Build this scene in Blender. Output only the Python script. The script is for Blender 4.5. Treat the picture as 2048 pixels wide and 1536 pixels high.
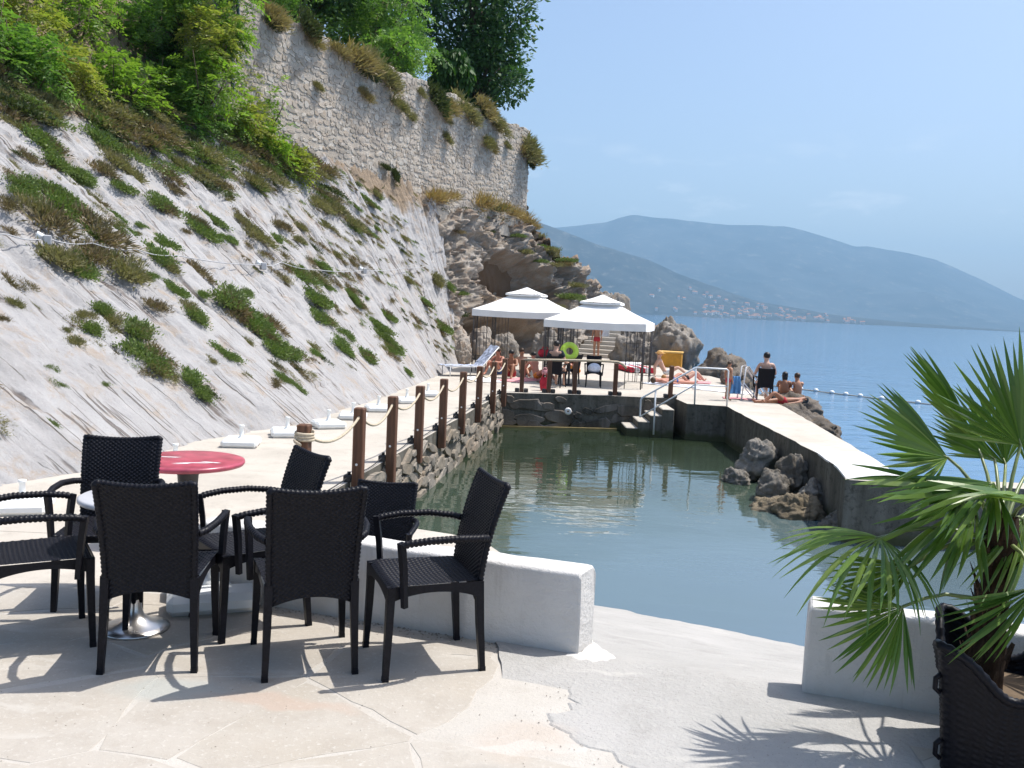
import bpy, math, random
import numpy as np
from mathutils import Vector, Matrix, Quaternion
from mathutils.bvhtree import BVHTree

for o in list(bpy.data.objects):
    bpy.data.objects.remove(o)
SC = bpy.context.scene
COL = SC.collection
rad = math.radians

# ------------------------------------------------------------------ camera
cd = bpy.data.cameras.new("camera")
cam = bpy.data.objects.new("camera", cd)
COL.objects.link(cam)
cd.sensor_width = 36.0
cd.lens = 1800.0 / 2048.0 * 36.0
cd.clip_start = 0.05
cd.clip_end = 40000.0
_p, _r = math.atan(152.8 / 1800), rad(2.68)
_fw = Vector((0, math.cos(_p), -math.sin(_p)))
_up = Vector((0, math.sin(_p), math.cos(_p)))
_rt = Vector((1, 0, 0))
_R = _rt * math.cos(_r) + _up * math.sin(_r)
_U = _up * math.cos(_r) - _rt * math.sin(_r)
cam.matrix_world = Matrix(((_R.x, _U.x, -_fw.x, 0), (_R.y, _U.y, -_fw.y, 0), (_R.z, _U.z, -_fw.z, 1.7), (0, 0, 0, 1)))
SC.camera = cam

# ------------------------------------------------------------------ world, sun, exposure
SUN_DIR = Vector((0.43, 0.155, 0.89)).normalized()
elev = math.asin(SUN_DIR.z)
azim = math.atan2(SUN_DIR.x, SUN_DIR.y)
W = bpy.data.worlds.new("World")
SC.world = W
W.use_nodes = True
wn = W.node_tree
for n in list(wn.nodes):
    wn.nodes.remove(n)
sky = wn.nodes.new("ShaderNodeTexSky")
sky.sky_type = 'NISHITA'
sky.sun_disc = False
sky.sun_elevation = elev
sky.sun_rotation = azim
sky.altitude = 0
sky.air_density = 1.0
sky.dust_density = 3.0
sky.ozone_density = 2.6
bg = wn.nodes.new("ShaderNodeBackground")
bg.inputs[1].default_value = 0.15
wo = wn.nodes.new("ShaderNodeOutputWorld")
# a few thin fair-weather clouds low over the horizon, all the way round
_tc = wn.nodes.new("ShaderNodeTexCoord")
_mp = wn.nodes.new("ShaderNodeMapping"); _mp.inputs["Scale"].default_value = (1, 1, 3.2); _mp.inputs["Location"].default_value = (.37, .11, .2)
_nz = wn.nodes.new("ShaderNodeTexNoise"); _nz.inputs["Scale"].default_value = 7.5; _nz.inputs["Detail"].default_value = 6; _nz.inputs["Roughness"].default_value = .6
_rp = wn.nodes.new("ShaderNodeValToRGB"); _rp.color_ramp.elements[0].position = .55; _rp.color_ramp.elements[1].position = .74
_sp = wn.nodes.new("ShaderNodeSeparateXYZ")
_bd = wn.nodes.new("ShaderNodeValToRGB")
for _k, (_q, _c) in enumerate(((.03, 0), (.075, 1), (.13, .8), (.20, 0))):
    if _k > 1: _bd.color_ramp.elements.new(.5)
    _bd.color_ramp.elements[_k].position = _q; _bd.color_ramp.elements[_k].color = (_c, _c, _c, 1)
_mu = wn.nodes.new("ShaderNodeMath"); _mu.operation = 'MULTIPLY'
_m2 = wn.nodes.new("ShaderNodeMath"); _m2.operation = 'MULTIPLY'; _m2.inputs[1].default_value = .8
_mx = wn.nodes.new("ShaderNodeMix"); _mx.data_type = 'RGBA'
_mx.inputs[7].default_value = (6.6, 6.7, 6.9, 1)
wn.links.new(_tc.outputs["Generated"], _mp.inputs[0]); wn.links.new(_mp.outputs[0], _nz.inputs["Vector"])
wn.links.new(_nz.outputs["Fac"], _rp.inputs[0]); wn.links.new(_tc.outputs["Generated"], _sp.inputs[0]); wn.links.new(_sp.outputs[2], _bd.inputs[0])
wn.links.new(_rp.outputs[0], _mu.inputs[0]); wn.links.new(_bd.outputs[0], _mu.inputs[1]); wn.links.new(_mu.outputs[0], _m2.inputs[0])
wn.links.new(_m2.outputs[0], _mx.inputs[0]); wn.links.new(sky.outputs[0], _mx.inputs[6]); wn.links.new(_mx.outputs[2], bg.inputs[0])
wn.links.new(bg.outputs[0], wo.inputs[0])

sd = bpy.data.lights.new("sun", 'SUN')
sd.energy = 4.5
sd.angle = rad(0.5)
sd.color = (1.0, 0.965, 0.91)
sun = bpy.data.objects.new("sun", sd)
COL.objects.link(sun)
sun.rotation_mode = 'QUATERNION'
sun.rotation_quaternion = SUN_DIR.to_track_quat('Z', 'Y')
sun.location = (20, 10, 60)

SC.view_settings.view_transform = 'Standard'
SC.view_settings.look = 'None'
SC.view_settings.gamma = 1.0
SC.view_settings.exposure = 0.47
SC.view_settings.use_curve_mapping = False
SC.render.engine = 'CYCLES'
SC.cycles.use_denoising = True
SC.cycles.max_bounces = 6
SC.cycles.diffuse_bounces = 3
SC.cycles.glossy_bounces = 3
SC.cycles.transmission_bounces = 3
SC.cycles.volume_bounces = 0
SC.cycles.caustics_reflective = False
SC.cycles.caustics_refractive = False

# ------------------------------------------------------------------ noise (numpy)
_rs = np.random.RandomState(7)
_perm = _rs.permutation(256)
_perm = np.concatenate([_perm, _perm, _perm])
_val = _rs.rand(256)

def vnoise(p):
    p = np.asarray(p, float)
    i = np.floor(p).astype(int)
    f = p - i
    f = f * f * (3 - 2 * f)
    i &= 255
    x, y, z = i[..., 0], i[..., 1], i[..., 2]
    def h(a, b, c):
        return _val[_perm[_perm[_perm[(x + a) & 255] + ((y + b) & 255)] + ((z + c) & 255)] & 255]
    fx, fy, fz = f[..., 0], f[..., 1], f[..., 2]
    def lx(b, c):
        return h(0, b, c) * (1 - fx) + h(1, b, c) * fx
    a = lx(0, 0) * (1 - fy) + lx(1, 0) * fy
    b = lx(0, 1) * (1 - fy) + lx(1, 1) * fy
    return (a * (1 - fz) + b * fz) * 2 - 1

def fbm(p, octv=4, gain=.5):
    p = np.asarray(p, float)
    s, a, r = 0, 1, 0
    for k in range(octv):
        s = s + a * vnoise(p * 2 ** k + 17.3 * k)
        r += a
        a *= gain
    return s / r

def ridged(p, octv=4):
    p = np.asarray(p, float)
    s, a, r = 0, 1, 0
    for k in range(octv):
        s = s + a * (1 - np.abs(vnoise(p * 2 ** k + 9.1 * k)) * 2)
        r += a
        a *= .55
    return s / r

def sstep(a, b, x):
    t = np.clip((x - a) / (b - a), 0, 1)
    return t * t * (3 - 2 * t)

# ------------------------------------------------------------------ mesh helpers
def mesh_np(name, V, F, smooth=False):
    V = np.asarray(V, np.float32)
    F = np.asarray(F, np.int32)
    me = bpy.data.meshes.new(name)
    me.vertices.add(len(V))
    me.vertices.foreach_set('co', V.ravel())
    k = F.shape[1]
    me.loops.add(F.size)
    me.loops.foreach_set('vertex_index', F.ravel())
    me.polygons.add(len(F))
    me.polygons.foreach_set('loop_start', np.arange(len(F), dtype=np.int32) * k)
    me.update(calc_edges=True)
    me.validate()
    if smooth:
        me.polygons.foreach_set('use_smooth', np.ones(len(F), bool))
    return me

def grid_mesh(name, P, smooth=True, flip=False):
    """P: (n, m, 3) array of points"""
    n, m = P.shape[:2]
    i = np.arange(n * m).reshape(n, m)
    F = np.stack([i[:-1, :-1], i[1:, :-1], i[1:, 1:], i[:-1, 1:]], -1).reshape(-1, 4)
    if flip:
        F = F[:, ::-1]
    return mesh_np(name, P.reshape(-1, 3), F, smooth)

class MB:
    """collects simple shapes into one mesh"""
    def __init__(self):
        self.v, self.f, self.s = [], [], []
    def add(self, vs, fs, smooth=False):
        b = len(self.v)
        self.v += [tuple(x) for x in vs]
        self.f += [tuple(b + i for i in q) for q in fs]
        self.s += [smooth] * len(fs)
        return self
    def box(self, lo, hi, M=None, bev=0.0):
        (x0, y0, z0), (x1, y1, z1) = lo, hi
        if bev <= 0:
            vs = [Vector(q) for q in ((x0,y0,z0),(x1,y0,z0),(x1,y1,z0),(x0,y1,z0),(x0,y0,z1),(x1,y0,z1),(x1,y1,z1),(x0,y1,z1))]
            fs = [(3,2,1,0),(4,5,6,7),(0,1,5,4),(1,2,6,5),(2,3,7,6),(3,0,4,7)]
        else:
            b = bev
            c = [((x0+x1)/2,(y0+y1)/2,(z0+z1)/2), ((x1-x0)/2,(y1-y0)/2,(z1-z0)/2)]
            cx, h = c
            vs, fs, idx = [], [], {}
            for sx in (-1,1):
                for sy in (-1,1):
                    for sz in (-1,1):
                        for a in range(3):
                            e = [h[0]-b, h[1]-b, h[2]-b]
                            e[a] = h[a]
                            idx[(sx,sy,sz,a)] = len(vs)
                            vs.append(Vector((cx[0]+sx*e[0], cx[1]+sy*e[1], cx[2]+sz*e[2])))
            def quad(q):
                fs.append(q)
            for a in range(3):
                o = [k for k in range(3) if k != a]
                for s in (-1,1):
                    ring = []
                    for u, w in ((-1,-1),(1,-1),(1,1),(-1,1)):
                        k = [0,0,0]; k[a] = s; k[o[0]] = u; k[o[1]] = w
                        ring.append(idx[(k[0],k[1],k[2],a)])
                    flip = (s < 0) != (a == 1)
                    quad(tuple(ring[::-1]) if flip else tuple(ring))
            ctr = Vector(cx)
            for a in range(3):
                for bb in range(a+1,3):
                    cc = 3-a-bb
                    for sa in (-1,1):
                        for sb in (-1,1):
                            def K(sc, ax):
                                k=[0,0,0]; k[a]=sa; k[bb]=sb; k[cc]=sc
                                return idx[(k[0],k[1],k[2],ax)]
                            q = [K(-1,a),K(1,a),K(1,bb),K(-1,bb)]
                            n = (vs[q[1]]-vs[q[0]]).cross(vs[q[2]]-vs[q[0]])
                            if n.dot((vs[q[0]]+vs[q[2]])/2-ctr) < 0: q = q[::-1]
                            quad(tuple(q))
            for sx in (-1,1):
                for sy in (-1,1):
                    for sz in (-1,1):
                        q = [idx[(sx,sy,sz,a)] for a in range(3)]
                        n = (vs[q[1]]-vs[q[0]]).cross(vs[q[2]]-vs[q[0]])
                        if n.dot(vs[q[0]]-ctr) < 0: q = q[::-1]
                        quad(tuple(q))
        if M is not None:
            vs = [M @ v for v in vs]
        return self.add(vs, fs)
    def tube(self, pts, r, n=8, caps=True, smooth=True, sq=False):
        pts = [Vector(p) for p in pts]
        rr = r if isinstance(r, (list, tuple)) else [r] * len(pts)
        rings, prev = [], None
        for k, p in enumerate(pts):
            a = pts[max(k-1,0)]; b = pts[min(k+1,len(pts)-1)]
            t = (b - a).normalized()
            if prev is None:
                u = t.cross(Vector((0,0,1)))
                if u.length < .1: u = t.cross(Vector((0,1,0)))
                u.normalize()
            else:
                u = (prev - t * prev.dot(t)).normalized()
            prev = u
            w = t.cross(u)
            off = math.pi/n if sq else 0
            rings.append([p + (u*math.cos(off+2*math.pi*i/n) + w*math.sin(off+2*math.pi*i/n)) * rr[k] for i in range(n)])
        vs = [v for q in rings for v in q]
        fs = []
        for k in range(len(pts)-1):
            for i in range(n):
                j = (i+1) % n
                fs.append((k*n+i, k*n+j, (k+1)*n+j, (k+1)*n+i))
        self.add(vs, fs, smooth)
        if caps:
            b = len(self.v) - len(vs)
            self.f.append(tuple(b+i for i in range(n))[::-1]); self.s.append(False)
            e = b + (len(pts)-1)*n
            self.f.append(tuple(e+i for i in range(n))); self.s.append(False)
        return self
    def lathe(self, prof, n=24, c=(0,0,0), smooth=True):
        vs, fs = [], []
        m = len(prof)
        for i in range(n):
            a = 2*math.pi*i/n
            for (r, z) in prof:
                vs.append((c[0]+r*math.cos(a), c[1]+r*math.sin(a), c[2]+z))
        for i in range(n):
            j = (i+1) % n
            for k in range(m-1):
                fs.append((i*m+k, j*m+k, j*m+k+1, i*m+k+1))
        return self.add(vs, fs, smooth)
    def ellip(self, c, r, n=12, m=8, M=None):
        vs, fs = [], []
        for j in range(m+1):
            t = math.pi*j/m
            for i in range(n):
                a = 2*math.pi*i/n
                v = Vector((r[0]*math.sin(t)*math.cos(a), r[1]*math.sin(t)*math.sin(a), r[2]*math.cos(t)))
                if M is not None: v = M @ v
                vs.append(v + Vector(c))
        for j in range(m):
            for i in range(n):
                k = (i+1) % n
                fs.append((j*n+i, (j+1)*n+i, (j+1)*n+k, j*n+k))
        return self.add(vs, fs, True)
    def prism(self, poly, z0, z1, side=True, bottom=False):
        n = len(poly)
        vs = [(x,y,z1) for x,y in poly] + [(x,y,z0) for x,y in poly]
        fs = [tuple(range(n))]
        if side:
            fs += [(i, n+i, n+(i+1)%n, (i+1)%n) for i in range(n)]
        if bottom: fs.append(tuple(range(2*n-1, n-1, -1)))
        return self.add(vs, fs)
    def mesh(self, name):
        me = bpy.data.meshes.new(name)
        me.from_pydata(self.v, [], self.f)
        me.polygons.foreach_set('use_smooth', self.s)
        me.validate()
        me.update()
        return me
    def build(self, name, mat, parent=None, loc=None):
        return obj(name, self.mesh(name), mat, parent, loc)

def obj(name, me, mat=None, parent=None, loc=None):
    o = bpy.data.objects.new(name, me)
    COL.objects.link(o)
    if mat is not None and len(me.materials) == 0:
        me.materials.append(mat)
    if parent is not None:
        o.parent = parent
    if loc is not None:
        o.location = loc
    return o

def tag(o, label=None, cat=None, group=None, kind=None):
    if label: o['label'] = label
    if cat: o['category'] = cat
    if group: o['group'] = group
    if kind: o['kind'] = kind
    return o

def thing(name, label, cat, loc=(0,0,0), rz=0.0, group=None):
    o = bpy.data.objects.new(name, None)
    COL.objects.link(o)
    o.empty_display_size = .2
    o.location = loc
    o.rotation_euler = (0, 0, rz)
    return tag(o, label, cat, group)

def dup(root, loc, rz=0.0, label=None, group=None):
    r = root.copy(); COL.objects.link(r)
    r.location = loc; r.rotation_euler = (0, 0, rz)
    if label: r['label'] = label
    if group: r['group'] = group
    for ch in list(root.children):
        c = ch.copy(); COL.objects.link(c); c.parent = r
        for g in list(ch.children):
            d = g.copy(); COL.objects.link(d); d.parent = c
    return r

def bez(a, b, sag, n=10):
    a, b = Vector(a), Vector(b)
    return [a.lerp(b, k/n) - Vector((0,0,sag*4*(k/n)*(1-k/n))) for k in range(n+1)]
# ------------------------------------------------------------------ materials
class NT:
    def __init__(self, name):
        self.m = bpy.data.materials.new(name)
        self.m.use_nodes = True
        self.t = self.m.node_tree
        self.b = self.t.nodes["Principled BSDF"]
        self.out = self.t.nodes["Material Output"]
    def n(self, typ, **kw):
        x = self.t.nodes.new("ShaderNode" + typ)
        for k, v in kw.items():
            if k in x.inputs.keys() if isinstance(k, str) else False:
                x.inputs[k].default_value = v
            else:
                setattr(x, k, v)
        return x
    def l(self, a, b):
        self.t.links.new(a, b)
    def coord(self, world=True):
        if world:
            return self.n("NewGeometry").outputs["Position"]
        return self.n("TexCoord").outputs["Object"]
    def scaled(self, vec, s):
        mp = self.n("Mapping")
        mp.inputs["Scale"].default_value = s
        self.l(vec, mp.inputs["Vector"])
        return mp.outputs[0]
    def noise(self, vec, scale, detail=4.0, rough=.55, dist=0.0):
        x = self.n("TexNoise")
        x.inputs["Scale"].default_value = scale
        x.inputs["Detail"].default_value = detail
        x.inputs["Roughness"].default_value = rough
        x.inputs["Distortion"].default_value = dist
        self.l(vec, x.inputs["Vector"])
        return x.outputs["Fac"]
    def ramp(self, fac, stops):
        r = self.n("ValToRGB")
        e = r.color_ramp.elements
        while len(e) < len(stops): e.new(.5)
        for k, (p, c) in enumerate(stops):
            e[k].position = p
            e[k].color = (*c, 1) if isinstance(c, tuple) else (c, c, c, 1)
        self.l(fac, r.inputs[0])
        return r.outputs[0]
    def mix(self, fac, a, b, mode='MIX'):
        m = self.n("Mix", data_type='RGBA', blend_type=mode)
        for s, v in ((0, fac), (6, a), (7, b)):
            if hasattr(v, 'is_linked') or hasattr(v, 'links'):
                self.l(v, m.inputs[s])
            elif s == 0: m.inputs[0].default_value = v
            else: m.inputs[s].default_value = (*v, 1)
        return m.outputs[2]
    def math(self, op, a, b=0.0, clamp=False):
        m = self.n("Math", operation=op, use_clamp=clamp)
        for s, v in ((0, a), (1, b)):
            if hasattr(v, 'links'): self.l(v, m.inputs[s])
            else: m.inputs[s].default_value = v
        return m.outputs[0]
    def bump(self, h, strength=.5, dist=.02, prev=None):
        b = self.n("Bump")
        b.inputs["Strength"].default_value = strength
        b.inputs["Distance"].default_value = dist
        self.l(h, b.inputs["Height"])
        if prev is not None: self.l(prev, b.inputs["Normal"])
        return b.outputs[0]
    def fin(self, color=None, rough=.6, normal=None, spec=.5, metal=0.0):
        if color is not None:
            if hasattr(color, 'links'): self.l(color, self.b.inputs["Base Color"])
            else: self.b.inputs["Base Color"].default_value = (*color, 1)
        if hasattr(rough, 'links'): self.l(rough, self.b.inputs["Roughness"])
        else: self.b.inputs["Roughness"].default_value = rough
        self.b.inputs["Specular IOR Level"].default_value = spec
        self.b.inputs["Metallic"].default_value = metal
        if normal is not None: self.l(normal, self.b.inputs["Normal"])
        return self.m

MATS = {}
def simple(name, col, rough=.6, spec=.5, metal=0.0, var=.12, scale=6.0, bump=0.0, bscale=60.0, world=False):
    if name in MATS: return MATS[name]
    t = NT(name)
    v = t.coord(world)
    f = t.noise(v, scale, 5)
    lo = tuple(max(0, c*(1-var)) for c in col); hi = tuple(min(1, c*(1+var)) for c in col)
    c = t.ramp(f, [(.3, lo), (.7, hi)])
    nm = None
    if bump > 0:
        nm = t.bump(t.noise(v, bscale, 3), bump, .01)
    MATS[name] = t.fin(c, rough, nm, spec, metal)
    return MATS[name]

def island_rand(t):
    a = t.n("ObjectInfo").outputs["Random"]
    b = t.n("NewGeometry").outputs["Random Per Island"]
    return t.math('FRACT', t.math('ADD', a, b))

def leafmat(name, cols, transl=.35, rough=.5):
    if name in MATS: return MATS[name]
    t = NT(name)
    r = t.n("NewGeometry").outputs["Random Per Island"]
    st = [(k/(max(1, len(cols)-1)), c) for k, c in enumerate(cols)]
    c = t.ramp(r, st)
    c = t.mix(t.ramp(t.noise(t.coord(True), 1.3, 2), [(.35, 0.0), (.65, .55)]), c, cols[-1])
    t.fin(c, rough, None, .35)
    tr = t.n("BsdfTranslucent")
    hs = t.mix(1.0, c, (1.0, 1.15, .55), 'MULTIPLY')
    t.l(hs, tr.inputs["Color"])
    mx = t.n("MixShader"); mx.inputs[0].default_value = transl
    t.l(t.b.outputs[0], mx.inputs[1]); t.l(tr.outputs[0], mx.inputs[2])
    t.l(mx.outputs[0], t.out.inputs[0])
    MATS[name] = t.m
    return t.m

# --- terrace stones (per slab tint, pale worn concrete-like limestone)
def mk_flag():
    t = NT("flagstone")
    v = t.coord(True)
    r = t.n("ObjectInfo").outputs["Random"]
    base = t.ramp(r, [(0, (.375,.335,.28)), (.35, (.395,.355,.30)), (.7, (.38,.34,.29)), (1, (.405,.365,.31))])
    n1 = t.noise(v, 1.1, 6, .6)
    base = t.mix(t.ramp(n1, [(.38, 0.0), (.62, .7)]), base, (.425,.395,.355))
    n2 = t.noise(v, 5, 8, .7)
    base = t.mix(t.ramp(n2, [(.47, 0.0), (.66, .6)]), base, (.345,.31,.265))
    n3 = t.noise(v, 42, 4, .7)
    base = t.mix(t.ramp(n3, [(.56, 0.0), (.72, .6)]), base, (.56,.535,.495))
    n4 = t.noise(v, 90, 3, .6)
    base = t.mix(t.ramp(n4, [(.28, .55), (.36, 0.0)]), base, (.30,.26,.22))
    base = floor_stains(t, v, base)
    nm = t.bump(n3, .35, .006)
    nm = t.bump(n2, .3, .02, nm)
    return t.fin(base, .85, nm, .25)

def floor_stains(t, v, base):
    """old spills with shapes of their own: a grey patch, a rusty streak and pale scrape marks"""
    w = t.n("VectorMath", operation='ADD')
    nz = t.n("TexNoise"); nz.inputs["Scale"].default_value = 3.0; nz.inputs["Detail"].default_value = 5
    t.l(v, nz.inputs["Vector"])
    sc = t.n("VectorMath", operation='SCALE'); sc.inputs["Scale"].default_value = .35
    sb = t.n("VectorMath", operation='SUBTRACT'); sb.inputs[1].default_value = (.5, .5, .5)
    t.l(nz.outputs["Color"], sb.inputs[0]); t.l(sb.outputs[0], sc.inputs[0])
    t.l(v, w.inputs[0]); t.l(sc.outputs[0], w.inputs[1])
    for (c, s, col, k) in (((-1.38, 3.72, 0), (2.6, 5.2, 1), (.36, .37, .345), .75), ((-.92, 3.66, 0), (2.2, 9.5, 1), (.42, .31, .245), .5),
                           ((.10, 3.42, 0), (3.2, 4.6, 1), (.45, .37, .305), .4), ((.02, 3.16, 0), (4.5, 9, 1), (.33, .31, .28), .5),
                           ((-2.6, 3.4, 0), (1.5, 3.5, 1), (.45, .405, .35), .5), ((.3, 2.7, 0), (1.6, 3, 1), (.47,.425,.37), .5)):
        m = t.n("Mapping"); m.inputs["Location"].default_value = (-c[0]*s[0], -c[1]*s[1], 0); m.inputs["Scale"].default_value = (s[0], s[1], 0)
        t.l(w.outputs[0], m.inputs[0])
        d = t.n("VectorMath", operation='LENGTH'); t.l(m.outputs[0], d.inputs[0])
        base = t.mix(t.ramp(d.outputs["Value"], [(.45, k), (.85, 0.0)]), base, col)
    # pale scrapes
    sv = t.n("Mapping"); sv.inputs["Rotation"].default_value = (0, 0, .9); sv.inputs["Scale"].default_value = (.7, 5.5, 1); t.l(w.outputs[0], sv.inputs[0])
    f = t.noise(sv.outputs[0], 1.5, 3, .5)
    base = t.mix(t.ramp(f, [(.61, 0.0), (.70, .42)]), base, (.52,.495,.455))
    return base

def mk_concrete(name, c0, c1, c2, fine=60, spots=True, bumpd=.006, stains=False):
    t = NT(name)
    v = t.coord(True)
    n1 = t.noise(v, .8, 6, .6)
    base = t.ramp(n1, [(.32, c0), (.68, c1)])
    n2 = t.noise(v, 4, 8, .7)
    base = t.mix(t.ramp(n2, [(.5, 0.0), (.75, .65)]), base, c2)
    n3 = t.noise(v, fine, 4, .7)
    base = t.mix(t.ramp(n3, [(.55, 0.0), (.8, .45)]), base, tuple(min(1, x*1.2) for x in c1))
    if spots:
        n4 = t.noise(v, 110, 2, .6)
        base = t.mix(t.ramp(n4, [(.27, .6), (.36, 0.0)]), base, tuple(x*.5 for x in c2))
    if stains: base = floor_stains(t, v, base)
    nm = t.bump(n3, .6, bumpd)
    nm = t.bump(n2, .35, .02, nm)
    return t.fin(base, .88, nm, .25)

def mk_plaster():
    t = NT("white_plaster")
    v = t.coord(True)
    n1 = t.noise(v, 2.2, 6, .65)
    base = t.ramp(n1, [(.35, (.58,.56,.535)), (.65, (.66,.645,.62))])
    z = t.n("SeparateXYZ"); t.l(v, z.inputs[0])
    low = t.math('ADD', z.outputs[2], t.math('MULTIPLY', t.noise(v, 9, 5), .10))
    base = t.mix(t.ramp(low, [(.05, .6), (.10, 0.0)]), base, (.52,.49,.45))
    dr = t.noise(t.scaled(v, (9, 9, .8)), 1.6, 5, .65)
    base = t.mix(t.ramp(dr, [(.56, 0.0), (.70, .45)]), base, (.44,.415,.38))
    ck = t.noise(v, 16, 6, .75)
    base = t.mix(t.ramp(ck, [(.27, .55), (.33, 0.0)]), base, (.36,.335,.30))
    n2 = t.noise(v, 38, 5, .7)
    nm = t.bump(t.noise(t.scaled(v, (4, 4, 9)), 1.4, 4, .6), .5, .02)
    nm = t.bump(n2, .6, .014, nm)
    nm = t.bump(t.noise(v, 140, 2), .4, .004, nm)
    return t.fin(base, .8, nm, .3)

def mk_stone(name, cols, mossy=.0, fine=18):
    t = NT(name)
    v = t.coord(True)
    r = island_rand(t)
    base = t.ramp(r, [(k/(len(cols)-1), c) for k, c in enumerate(cols)])
    n1 = t.noise(v, fine, 6, .7)
    base = t.mix(t.ramp(n1, [(.35, .55), (.6, 0.0)]), base, tuple(x*.55 for x in cols[0]))
    n2 = t.noise(v, .6, 4, .6)
    base = t.mix(t.ramp(n2, [(.45, 0.0), (.7, .5)]), base, (.40,.32,.25))
    sv = t.scaled(v, (1.8, 1.8, .18))
    n3 = t.noise(sv, 1.0, 4, .6)
    base = t.mix(t.ramp(n3, [(.52, 0.0), (.66, .65)]), base, (.25,.225,.20))
    nm = t.bump(n1, .7, .03)
    return t.fin(base, .9, nm, .2)

def mk_rock(name, light, mid, tan, crack, soil_attr=True, sc=1.0):
    t = NT(name)
    v = t.coord(True)
    n1 = t.noise(v, .55*sc, 6, .6)
    base = t.ramp(n1, [(.35, mid), (.62, light)])
    n2 = t.noise(v, 2.6*sc, 8, .68, .6)
    base = t.mix(t.ramp(n2, [(.5, 0.0), (.68, .75)]), base, tan)
    n3 = t.noise(v, 9*sc, 8, .7, .4)
    base = t.mix(t.ramp(n3, [(.33, .75), (.46, 0.0)]), base, tuple(x*.62 for x in mid))
    n5 = t.noise(v, 30*sc, 5, .7)
    base = t.mix(t.ramp(n5, [(.55, 0.0), (.75, .4)]), base, tuple(min(1, x*1.2) for x in light))
    if soil_attr:
        a = t.n("Attribute", attribute_name="soil")
        base = t.mix(a.outputs["Fac"], base, crack)
    nm = t.bump(n3, .75, .05)
    nm = t.bump(n5, .5, .012, nm)
    return t.fin(base, .92, nm, .2)

def mk_slope():
    """slabby limestone: grain and hairline joints follow the dip (the 'sd' attribute holds metres along and up the slope)"""
    t = NT("slope_rock")
    v = t.coord(True)
    sd = t.n("Attribute", attribute_name="sd").outputs["Vector"]
    soil = t.n("Attribute", attribute_name="soil").outputs["Fac"]
    g1 = t.noise(t.scaled(sd, (1.0, .7, 1)), 1.1, 7, .66, .3)
    base = t.ramp(g1, [(.33, (.31,.30,.295)), (.5, (.36,.35,.347)), (.68, (.405,.397,.395))])
    g2 = t.noise(t.scaled(sd, (1.0, .75, 1)), 2.0, 8, .74, .5)
    base = t.mix(t.ramp(g2, [(.52, 0.0), (.64, .8)]), base, (.35,.285,.225))
    g3 = t.noise(t.scaled(sd, (1.0, .6, 1)), 5.5, 8, .78, .4)
    base = t.mix(t.ramp(g3, [(.30, .7), (.40, 0.0)]), base, (.215,.195,.18))
    f1 = t.noise(v, 22, 6, .75)
    base = t.mix(t.ramp(f1, [(.54, 0.0), (.72, .5)]), base, (.50,.49,.48))
    base = t.mix(t.ramp(f1, [(.30, .5), (.42, 0.0)]), base, (.25,.225,.205))
    # hairline joints: thin zero crossings of stretched noise
    jn = None
    for k, (sc, th, rot) in enumerate((((1.0, .045, 1), .010, 0.0), ((1.9, .10, 1), .007, .03))):
        m = t.n("Mapping"); m.inputs["Scale"].default_value = sc; m.inputs["Rotation"].default_value = (0, 0, rot); m.inputs["Location"].default_value = (k*7.3, k*3.1, 0)
        t.l(sd, m.inputs[0])
        n = t.noise(m.outputs[0], 1.15, 3, .5, 0.0)
        a = t.math('ABSOLUTE', t.math('SUBTRACT', n, .5))
        line = t.ramp(a, [(th*.35, 1.0), (th, 0.0)])
        jn = line if jn is None else t.math('MAXIMUM', jn, line)
    brk = t.ramp(t.noise(sd, .8, 4, .6), [(.47, 0.0), (.55, 1.0)])
    jn = t.math('MULTIPLY', jn, brk)
    base = t.mix(t.math('MULTIPLY', jn, .8), base, (.11,.085,.07))
    sf = t.ramp(t.math('ADD', soil, t.math('MULTIPLY', t.math('SUBTRACT', g3, .5), .9)), [(.42, 0.0), (.72, .9)])
    base = t.mix(sf, base, t.ramp(f1, [(.35, (.19,.135,.085)), (.65, (.30,.225,.15))]))
    nm = t.bump(g3, .8, .06)
    nm = t.bump(f1, .55, .02, nm)
    nm = t.bump(jn, -.8, .03, nm) if False else t.bump(t.math('SUBTRACT', 1.0, jn), .7, .03, nm)
    return t.fin(base, .92, nm, .2)

def mk_water(name, body, s1, s2, strength, rough=.03, stretch=(1,1,1)):
    t = NT(name)
    v = t.scaled(t.coord(True), stretch)
    a = t.noise(v, s1, 3, .5, .2)
    b = t.noise(v, s2, 2, .5)
    h = t.math('ADD', a, t.math('MULTIPLY', b, .35))
    nm = t.bump(h, strength, .1)
    n1 = t.noise(t.coord(True), .25, 4)
    c = t.ramp(n1, [(.3, tuple(x*.85 for x in body)), (.7, tuple(x*1.15 for x in body))])
    t.fin(c, rough, nm, .5)
    t.b.inputs["IOR"].default_value = 1.33
    return t.m

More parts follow.
